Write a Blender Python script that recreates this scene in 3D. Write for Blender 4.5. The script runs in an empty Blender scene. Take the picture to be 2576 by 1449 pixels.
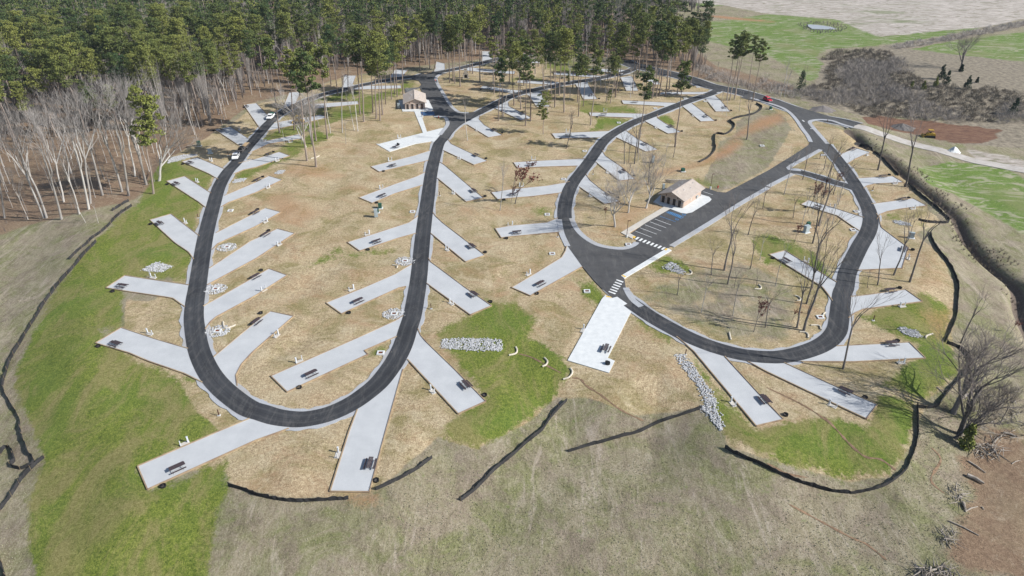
import bpy, math, random
import numpy as np
# ---------------------------------------------------------------- camera, sky, sun, exposure
FPX, H0, PITCH = 1717.0, 85.0, math.atan((724.5 + 320) / 1717.0)
S = bpy.context.scene
cam = bpy.data.objects.new("camera", bpy.data.cameras.new("camera"))
S.collection.objects.link(cam); S.camera = cam
cam.data.sensor_width = 36; cam.data.lens = 36 * FPX / 2576
cam.location = (0, 0, H0); cam.rotation_euler = (math.pi / 2 - PITCH, 0, 0)
cam.data.clip_start = 1; cam.data.clip_end = 8000
SUN_AZ, SUN_EL = math.radians(-16), math.radians(36)
W = bpy.data.worlds.new("World"); S.world = W; W.use_nodes = True
wn = W.node_tree
sky = wn.nodes.new("ShaderNodeTexSky"); sky.sky_type = 'NISHITA'; sky.sun_disc = False
sky.sun_elevation = SUN_EL; sky.sun_rotation = math.pi / 2 - SUN_AZ
bg = wn.nodes["Background"]; bg.inputs[1].default_value = 0.09
wn.links.new(sky.outputs[0], bg.inputs[0])
sun = bpy.data.objects.new("sun", bpy.data.lights.new("sun", 'SUN')); S.collection.objects.link(sun)
sun.data.energy = 5.0; sun.data.angle = math.radians(0.5); sun.data.color = (1, .965, .9)
sun.rotation_euler = (0, math.pi / 2 - SUN_EL, SUN_AZ)
S.view_settings.view_transform = 'Standard'; S.view_settings.look = 'None'
S.view_settings.exposure = 0.42; S.view_settings.gamma = 1
S.cycles.max_bounces = 4; S.cycles.diffuse_bounces = 2; S.cycles.transparent_max_bounces = 4
rng = np.random.default_rng(7); random.seed(7)
COL = S.collection
# ---------------------------------------------------------------- mapping between the plan and the place
TH = PITCH
def proj(x, y, z):
    w = H0 - z; dep = y * math.cos(TH) + w * math.sin(TH)
    t = (w * math.cos(TH) - y * math.sin(TH)) / dep
    return 1288 + FPX * x / dep, 724.5 + FPX * t
def ray(u, v, z=0.0):
    t = (v - 724.5) / FPX
    k = (math.cos(TH) - t * math.sin(TH)) / (math.sin(TH) + t * math.cos(TH))
    w = H0 - z; y = w * k
    return (u - 1288) / FPX * (y * math.cos(TH) + w * math.sin(TH)), y
def P(s):
    """plan string: 'ij' picks a quarter sheet, 'x,y' is a point on it"""
    out = []; i = j = 0
    for t in s.split():
        if ',' in t:
            x, y = t.split(','); out.append((644 * i + float(x) / 4, 362.25 * j + float(y) / 4))
        else: i, j = int(t[0]), int(t[1])
    return out
def G(s): return [ray(*p) for p in P(s)]
# ---------------------------------------------------------------- mesh helpers
def mesh_np(name, V, F, mat=None, parent=None, smooth=False, link=True):
    V = np.asarray(V, dtype=np.float32); F = np.asarray(F, dtype=np.int32)
    me = bpy.data.meshes.new(name); k = F.shape[1]
    me.vertices.add(len(V)); me.vertices.foreach_set("co", V.ravel())
    me.loops.add(F.size); me.loops.foreach_set("vertex_index", F.ravel())
    me.polygons.add(len(F)); me.polygons.foreach_set("loop_start", np.arange(0, F.size, k, dtype=np.int32))
    me.polygons.foreach_set("loop_total", np.full(len(F), k, dtype=np.int32))
    me.polygons.foreach_set("use_smooth", np.full(len(F), bool(smooth)))
    me.update(calc_edges=True)
    if mat: me.materials.append(mat)
    if not link: return me
    return link_me(name, me, parent)
def link_me(name, me, parent=None):
    o = bpy.data.objects.new(name, me); COL.objects.link(o)
    if parent: o.parent = parent
    return o
class MB:
    def __init__(s): s.v = []; s.f = []
    def add(s, v, f):
        n = len(s.v); s.v += [tuple(p) for p in v]; s.f += [tuple(i + n for i in q) for q in f]; return s
    def box(s, c, d, rz=0, taper=1.0):
        cx, cy, cz = c; a, b, h = d[0] / 2, d[1] / 2, d[2] / 2; co, si = math.cos(rz), math.sin(rz); v = []
        for z, k in ((-h, 1), (h, taper)):
            for x, y in ((-a, -b), (a, -b), (a, b), (-a, b)):
                x *= k; y *= k; v.append((cx + x * co - y * si, cy + x * si + y * co, cz + z))
        return s.add(v, [(3, 2, 1, 0), (4, 5, 6, 7), (0, 1, 5, 4), (1, 2, 6, 5), (2, 3, 7, 6), (3, 0, 4, 7)])
    def prism(s, pts, z0, z1, sides=True):
        n = len(pts)
        ar = sum(pts[i][0] * pts[(i + 1) % n][1] - pts[(i + 1) % n][0] * pts[i][1] for i in range(n))
        if ar < 0: pts = pts[::-1]
        v = [(x, y, z1) for x, y in pts]; f = [tuple(range(n))]
        if sides:
            v += [(x, y, z0) for x, y in pts]
            f += [(i, n + i, n + (i + 1) % n, (i + 1) % n) for i in range(n)]
        return s.add(v, f)
    def tube(s, path, rad, n=6, cap=True):
        rings = []; v = []; f = []
        path = [np.array(p, float) for p in path]
        for i, p in enumerate(path):
            d = path[min(i + 1, len(path) - 1)] - path[max(i - 1, 0)]; d /= np.linalg.norm(d) + 1e-9
            a = np.cross(d, (0, 0, 1) if abs(d[2]) < .9 else (1, 0, 0)); a /= np.linalg.norm(a); b = np.cross(d, a)
            r = rad[i] if hasattr(rad, '__len__') else rad
            for k in range(n):
                t = 2 * math.pi * k / n; v.append(p + r * (math.cos(t) * a + math.sin(t) * b))
        for i in range(len(path) - 1):
            for k in range(n): f.append((i * n + k, i * n + (k + 1) % n, (i + 1) * n + (k + 1) % n, (i + 1) * n + k))
        if cap: f += [tuple(range(n))[::-1], tuple(range((len(path) - 1) * n, len(path) * n))]
        return s.add(v, f)
    def ring(s, c, ro, ri, h, n=20):
        cx, cy, cz = c; v = []
        for r, z in ((ro, 0), (ro, h), (ri, h), (ri, 0)):
            for k in range(n): t = 2 * math.pi * k / n; v.append((cx + r * math.cos(t), cy + r * math.sin(t), cz + z))
        f = []
        for a in range(4):
            b = (a + 1) % 4
            for k in range(n): f.append((a * n + k, a * n + (k + 1) % n, b * n + (k + 1) % n, b * n + k))
        return s.add(v, f)
    def build(s, name, mat=None, parent=None, link=True, smooth=False):
        me = bpy.data.meshes.new(name); me.from_pydata(s.v, [], s.f); me.update()
        if mat: me.materials.append(mat)
        if smooth:
            for p in me.polygons: p.use_smooth = True
        return link_me(name, me, parent) if link else me
def tag(o, label=None, cat=None, group=None, kind=None):
    if label: o["label"] = label
    if cat: o["category"] = cat
    if group: o["group"] = group
    if kind: o["kind"] = kind
    return o
def empty(name, loc=(0, 0, 0), rz=0.0, label=None, cat=None, group=None):
    o = bpy.data.objects.new(name, None); COL.objects.link(o); o.empty_display_size = .3
    o.location = loc; o.rotation_euler = (0, 0, rz); return tag(o, label, cat, group)
def dup(root, loc, rz, label, group=None):
    r = root.copy(); COL.objects.link(r); r.location = loc; r.rotation_euler = (0, 0, rz); r["label"] = label
    if group: r["group"] = group
    for ch in root.children:
        c = ch.copy(); COL.objects.link(c); c.parent = r
        for g in ch.children:
            d = g.copy(); COL.objects.link(d); d.parent = c
    return r
ORD = ['first', 'second', 'third', 'fourth', 'fifth', 'sixth', 'seventh', 'eighth', 'ninth', 'tenth', 'eleventh', 'twelfth', 'thirteenth', 'fourteenth', 'fifteenth', 'sixteenth', 'seventeenth', 'eighteenth', 'nineteenth', 'twentieth']
# ---------------------------------------------------------------- materials
class NT:
    def __init__(s, name, rough=.9):
        s.m = bpy.data.materials.new(name); s.m.use_nodes = True; s.t = s.m.node_tree; s.n = s.t.nodes
        s.b = s.n["Principled BSDF"]; s.b.inputs["Roughness"].default_value = rough
        s.b.inputs["Specular IOR Level"].default_value = .25
    def L(s, a, b):
        if isinstance(a, bpy.types.NodeSocket): s.t.links.new(a, b)
        else: b.default_value = a if not (isinstance(a, tuple) and len(a) == 3 and b.type == 'RGBA') else (*a, 1)
    def pos(s):
        if not hasattr(s, '_p'): s._p = s.n.new("ShaderNodeNewGeometry").outputs["Position"]
        return s._p
    def noise(s, scale, detail=3, rough=.6, vec=None, stretch=None, rot=0, dist=0):
        v = vec or s.pos()
        if stretch or rot:
            mp = s.n.new("ShaderNodeMapping"); s.L(v, mp.inputs[0]); mp.inputs["Scale"].default_value = stretch or (1, 1, 1); mp.inputs["Rotation"].default_value = (0, 0, rot); v = mp.outputs[0]
        n = s.n.new("ShaderNodeTexNoise"); s.L(v, n.inputs["Vector"]); n.inputs["Scale"].default_value = scale
        n.inputs["Detail"].default_value = detail; n.inputs["Roughness"].default_value = rough; n.inputs["Distortion"].default_value = dist
        return n.outputs[0]
    def ramp(s, f, stops):
        r = s.n.new("ShaderNodeValToRGB"); s.L(f, r.inputs[0]); e = r.color_ramp.elements
        while len(e) < len(stops): e.new(.5)
        for k, (p, c) in enumerate(stops): e[k].position = p; e[k].color = (*c, 1) if isinstance(c, tuple) else (c, c, c, 1)
        return r.outputs[0]
    def mix(s, f, a, b, mode='MIX'):
        m = s.n.new("ShaderNodeMix"); m.data_type = 'RGBA'; m.blend_type = mode
        s.L(f, m.inputs[0]); s.L(a, m.inputs[6]); s.L(b, m.inputs[7]); return m.outputs[2]
    def math(s, op, a, b=0.0, clamp=False):
        m = s.n.new("ShaderNodeMath"); m.operation = op; m.use_clamp = clamp; s.L(a, m.inputs[0]); s.L(b, m.inputs[1]); return m.outputs[0]
    def attr(s, name):
        a = s.n.new("ShaderNodeAttribute"); a.attribute_name = name
        sp = s.n.new("ShaderNodeSeparateColor"); s.L(a.outputs["Color"], sp.inputs[0]); return sp.outputs
    def bump(s, h, strength, dist=.1):
        b = s.n.new("ShaderNodeBump"); b.inputs["Strength"].default_value = strength; b.inputs["Distance"].default_value = dist
        s.L(h, b.inputs["Height"]); s.L(b.outputs[0], s.b.inputs["Normal"])
    def done(s, c): s.L(c, s.b.inputs["Base Color"]); return s.m
def M(name, a, b=None, scale=3.0, rough=.85, bump=0, metal=0):
    """a material that wanders between two colours"""
    t = NT(name, rough); b = b or tuple(x * .8 for x in a); n = t.noise(scale, 3)
    if bump: t.bump(t.noise(scale * 3, 2), bump, .05)
    t.b.inputs["Metallic"].default_value = metal
    return t.done(t.ramp(n, [(.3, b), (.7, a)]))
def rnd_mat(name, a, b, rough=.9, fine=.8, trans=0):
    """varies from object to object and leaf clump to leaf clump"""
    t = NT(name, rough); oi = t.n.new("ShaderNodeObjectInfo").outputs["Random"]
    f = t.math('ADD', t.math('MULTIPLY', oi, .5), t.math('MULTIPLY', t.noise(fine, 2), .7))
    c = t.ramp(f, [(.3, b), (.85, a)])
    return t.done(c)
m_asph = None
def asphalt():
    t = NT("asphalt", .85)
    c = t.ramp(t.noise(.12, 4), [(.35, (.020, .022, .027)), (.65, (.041, .044, .051))])
    c = t.mix(t.ramp(t.noise(.5, 5, .75, stretch=(1, .25, 1), dist=1.5), [(.5, 0.0), (.75, .6)]), c, (.14, .135, .13))
    c = t.mix(t.ramp(t.noise(1.1, 4, .8, dist=2), [(.62, 0.0), (.72, .8)]), c, (.20, .18, .16))
    c = t.mix(t.ramp(t.noise(8, 2), [(.3, 0.0), (.8, .35)]), c, (.065, .067, .073))
    a = t.n.new("ShaderNodeAttribute"); a.attribute_name = "across"; d = t.math('ABSOLUTE', t.math('SUBTRACT', a.outputs["Fac"], 2.0))
    lane = t.ramp(d, [(0.0, 0.0), (.28, 0.0), (.45, .28), (.62, 0.0), (.93, .0), (1.0, .5)]); c = t.mix(t.math('MULTIPLY', lane, t.noise(.35, 4, .7)), c, (.17, .165, .16))
    c = t.mix(t.ramp(d, [(0.0, .55), (.022, .5), (.035, 0.0)]), c, (.02, .021, .024))
    t.bump(t.noise(20, 2), .3, .02); return t.done(c)
def gravel():
    t = NT("pad_gravel", .95)
    c = t.ramp(t.noise(.25, 4), [(.3, (.43, .445, .462)), (.7, (.53, .545, .56))])
    c = t.mix(t.ramp(t.noise(14, 3, .8), [(.25, 0.0), (.75, .6)]), c, (.30, .32, .35))
    c = t.mix(t.ramp(t.noise(.9, 5, .7, dist=1), [(.66, 0.0), (.85, .5)]), c, (.24, .24, .25))
    t.bump(t.noise(18, 2), .5, .03); return t.done(c)
def shoulder():
    t = NT("shoulder_gravel", .95)
    c = t.ramp(t.noise(5, 4, .8), [(.25, (.26, .275, .30)), (.75, (.46, .48, .52))])
    c = t.mix(t.ramp(t.noise(.2, 3), [(.45, 0.0), (.75, .55)]), c, (.30, .27, .23))
    t.bump(t.noise(10, 2), .6, .05); return t.done(c)
m_asph, m_grav, m_shld = asphalt(), gravel(), shoulder()
m_conc = M("pale_concrete", (.62, .64, .65), (.52, .545, .56), .8)
m_walk = M("sidewalk_concrete", (.52, .49, .44), (.44, .42, .39), .6)
m_timb = M("timber_edging", (.40, .31, .20), (.20, .14, .10), .35, bump=.3)
m_white = M("white_plastic", (.56, .59, .63), (.46, .49, .54), 4)
m_grey = M("grey_metal", (.36, .42, .45), (.28, .33, .36), 2, .5)
m_green = M("green_enamel", (.03, .11, .075), (.02, .07, .05), 2, .5)
m_black = M("black_steel", (.02, .02, .022), (.012, .012, .013), 4, .55)
m_slate = M("brown_coated_mesh", (.075, .055, .06), (.04, .03, .035), 8, .6)
m_galv = M("galvanised_frame", (.33, .36, .4), (.25, .27, .3), 6, .45, metal=.3)
m_brownpost = M("brown_post", (.12, .06, .04), (.07, .035, .03), 4)
m_rust = M("rusty_grate", (.22, .07, .035), (.12, .04, .02), 4)
m_rock = M("limestone_riprap", (.58, .59, .61), (.22, .225, .235), 3.5, .95)
m_fabric = M("silt_fence_fabric", (.05, .049, .052), (.016, .016, .018), .45, .9)
m_fabric2 = M("silt_fence_back", (.14, .14, .15), (.06, .06, .065), .8, .9)
m_stake = M("wooden_stake", (.25, .19, .12))
m_straw = M("straw_wattle", (.62, .58, .5), (.4, .36, .29), 3, .95, .5)
m_mark_w = M("white_paint", (.74, .76, .77), (.55, .57, .58), 1.5)
m_mark_y = M("yellow_paint", (.72, .48, .08), (.6, .38, .06), 1.5)
m_mark_b = M("blue_paint", (.07, .25, .52), (.05, .17, .36), 1.5)
m_roof = None
def roof_mat():
    t = NT("tan_metal_roof", .6)
    c = t.ramp(t.noise(.8, 3), [(.3, (.40, .35, .315)), (.7, (.48, .425, .385))]); t.bump(t.noise(6, 1), .2, .03); return t.done(c)
m_roof = roof_mat()
m_wall = M("tan_block_wall", (.47, .37, .31), (.39, .30, .25), 1.5, .9, .2)
m_door = M("dark_brown_door", (.05, .035, .03), (.03, .02, .018), 2, .5)
m_trim = M("pale_trim", (.55, .5, .45))
m_bark_p = rnd_mat("pine_bark", (.30, .25, .22), (.13, .10, .085), .95, .35)
m_bark_w = rnd_mat("pale_bark", (.52, .50, .48), (.22, .205, .195), .95, .3)
m_twig_w = rnd_mat("pale_twigs", (.37, .345, .33), (.18, .165, .155), .95, .3)
m_bark_d = rnd_mat("dark_bark", (.17, .155, .15), (.08, .072, .07), .95, .4)
m_twig_d = rnd_mat("dark_twigs", (.19, .165, .155), (.09, .08, .075), .95, .3)
m_under = rnd_mat("sapling_bark", (.24, .21, .20), (.08, .07, .065), .95, .3)
m_twig_r = rnd_mat("dead_red_leaves", (.20, .07, .05), (.10, .04, .035), .95, .8)
m_need = rnd_mat("pine_needles", (.19, .205, .052), (.034, .068, .028), .85, .22)
m_wood = NT("wood_canopy", .85); m_wood = m_wood.done(m_wood.ramp(m_wood.math("ADD", m_wood.math("MULTIPLY", m_wood.noise(.11, 2), .75), m_wood.math("MULTIPLY", m_wood.noise(.9, 2), .25)), [(.3, (.022, .052, .026)), (.5, (.075, .105, .036)), (.6, (.13, .155, .04)), (.7, (.22, .21, .06))]))
m_need2 = rnd_mat("young_pine_needles", (.21, .225, .055), (.09, .12, .03), .85, .5)
m_need3 = rnd_mat("cedar_foliage", (.03, .055, .025), (.012, .028, .014), .85, .8)
m_brush = rnd_mat("brush_twigs", (.44, .40, .365), (.17, .155, .145), .95, .07)
m_brushd = rnd_mat("dark_scrub", (.26, .215, .17), (.10, .09, .075), .95, .1)
m_glass = M("dark_glass", (.03, .035, .04), (.02, .022, .025), 1, .15)
m_tyre = M("tyre_rubber", (.02, .02, .02), (.012, .012, .012), 5, .9)
m_carw = M("white_car_paint", (.78, .79, .8), (.74, .75, .77), 1, .25)
m_carr = M("red_car_paint", (.5, .02, .04), (.42, .015, .03), 1, .25)
m_yel = M("yellow_machine_paint", (.48, .30, .03), (.3, .19, .02), 1, .5)
m_lumber = M("raw_lumber", (.5, .38, .24), (.35, .25, .15), 3)
m_stone = M("stacked_fieldstone", (.5, .45, .38), (.26, .23, .2), 2.5, .95, .6)
m_log = M("weathered_log", (.42, .38, .34), (.2, .17, .14), 1.2, .95)
# ---------------------------------------------------------------- roads and pads (all on the level z = 0)
def smooth(pts, n=5):
    out = []; p = [pts[0]] + list(pts) + [pts[-1]]
    for i in range(1, len(p) - 2):
        a, b, c, d = [np.array(q) for q in p[i - 1:i + 3]]
        for k in range(n):
            t = k / n
            out.append(tuple(.5 * (2 * b + (c - a) * t + (2 * a - 5 * b + 4 * c - d) * t * t + (3 * b - a - 3 * c + d) * t ** 3)))
    out.append(tuple(p[-2])); return out
def offset(pts, w):
    L = []; R = []
    for i, p in enumerate(pts):
        a = np.array(pts[max(i - 1, 0)]); b = np.array(pts[min(i + 1, len(pts) - 1)]); d = b - a; d /= np.linalg.norm(d) + 1e-9
        n = np.array((-d[1], d[0])); ww = w(i) if callable(w) else w
        L.append(tuple(np.array(p) + n * ww)); R.append(tuple(np.array(p) - n * ww))
    return L, R
ROADS = [("loop_road", 2.1, "10 1700,745 1600,770 1450,785 1300,812 1150,840 950,885 700,945 560,990 400,1060 250,1140 130,1240 50,1330 -30,1420 01 2470,60 2375,190 2300,270 2235,370 2190,470 2150,610 2110,755 2075,900 2055,1000 2030,1150 2007,1300 1985,1449 02 1970,80 1957,180 1951,300 1960,400 1975,500 1995,600 2037,720 2110,860 2205,980 2340,1100 2500,1210 12 60,1255 210,1300 400,1322 560,1310 750,1262 950,1170 1110,1062 1240,950 1350,810 1425,690 1485,560 1535,400 1568,300 1590,200 1607,100 1624,0 11 1643,1300 1662,1100 1682,900 1707,700 1735,500 1762,300 1798,140 1840,0 10 1885,1395 1940,1320 2020,1250 2130,1190 2250,1130 2350,1080 2450,1028 2576,965 20 180,915 400,868 600,832 800,800 1000,762 1130,730 1230,690"),
 ("link_road", 2.1, "20 2080,905 1980,950 1800,1010 1600,1085 1400,1165 1220,1235 1080,1310 970,1380 900,1449 21 845,80 770,185 690,290 625,375 575,465 545,560 530,650 530,740 550,820 590,900 660,1000 760,1120 900,1290 980,1400 22 1090,60 1190,145 1400,290 1600,405 1830,520 2080,612 2340,675 2576,697 32 160,690 330,655 500,595 620,520 690,430 712,330 727,200 745,60 31 772,1440 795,1310 845,1190 925,1030 1000,900 1030,800 1028,720 1005,640 950,530 880,410 800,290 720,180 640,80 570,0"),
 ("connector_road", 1.9, "31 130,250 240,268 330,285 500,332 650,382 780,418 880,450"),
 ("upper_road", 2.2, "10 1800,735 1920,712 2060,685 2200,650 2350,612 2470,585 2576,560 20 60,556 200,548"),
 ("access_road", 4.4, "20 1120,612 1230,660 1400,700 1600,745 1800,800 2000,868 2300,928 2576,1010 30 80,1038 250,1100 420,1160 600,1200 760,1230 880,1262")]
LOTS = [("asphalt_yard", "10 1560,775 1700,745 1850,715 1865,745 1815,780 1830,850 1890,950 1950,1050 2010,1110 2060,1133 2140,1135 2230,1120 2150,1200 2050,1260 1975,1330 1920,1400 1840,1380 1880,1320 1925,1260 1925,1220 1895,1180 1800,1172 1790,1110 1740,1010 1705,1000 1650,885 1500,935 1495,890 1640,880 1665,850 1640,815 1570,797"),
 ("asphalt_parking_lot", "21 2576,268 2200,465 2150,490 2070,483 1990,455 1900,430 1700,560 1560,640 1200,900 1240,930 1255,960 1255,990 1220,1020 1130,1050 1000,1045 850,1010 720,930 640,840 600,750 540,740 475,760 500,900 560,1030 700,1225 820,1370 895,1449 22 935,30 1010,103 1100,170 1200,200 1220,120 1180,70 1145,0 21 1130,1350 1100,1325 1350,1180 1600,1030 2000,790 2300,600 2576,440 31 130,360 250,300 330,300 330,270 200,243 400,130 530,58 580,90 640,170 700,130 600,0 30 540,1380 460,1290 420,1235 440,1215 520,1205 640,1215 740,1250 860,1285 880,1250 600,1165 300,1075 80,1010 20 2400,930 2300,985 30 90,1065 200,1120 280,1200 340,1290 400,1370 430,1418 31 410,10 250,115")]
WALKS = [("sidewalk_apron", "21 1423,585 1490,520 1700,480 1900,510 1985,535 2007,560 1990,580 1810,690 1750,703 1700,697 1590,655 1530,630", .13, m_conc),
 ("parking_sidewalk", "21 1535,630 1590,655 1175,895 1240,930 1210,955 1095,893", .12, m_walk),
 ("pale_sidewalk", "21 1562,1050 1605,1072 1130,1355 1097,1328", .12, m_conc),
 ("restroom_apron", "10 1432,1012 1480,1012 1705,1000 1738,1010 1785,1105 1760,1120 1475,1122", .13, m_conc),
 ("footpath", "10 1592,1120 1650,1118 1722,1333 1682,1341", .08, m_conc)]
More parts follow.
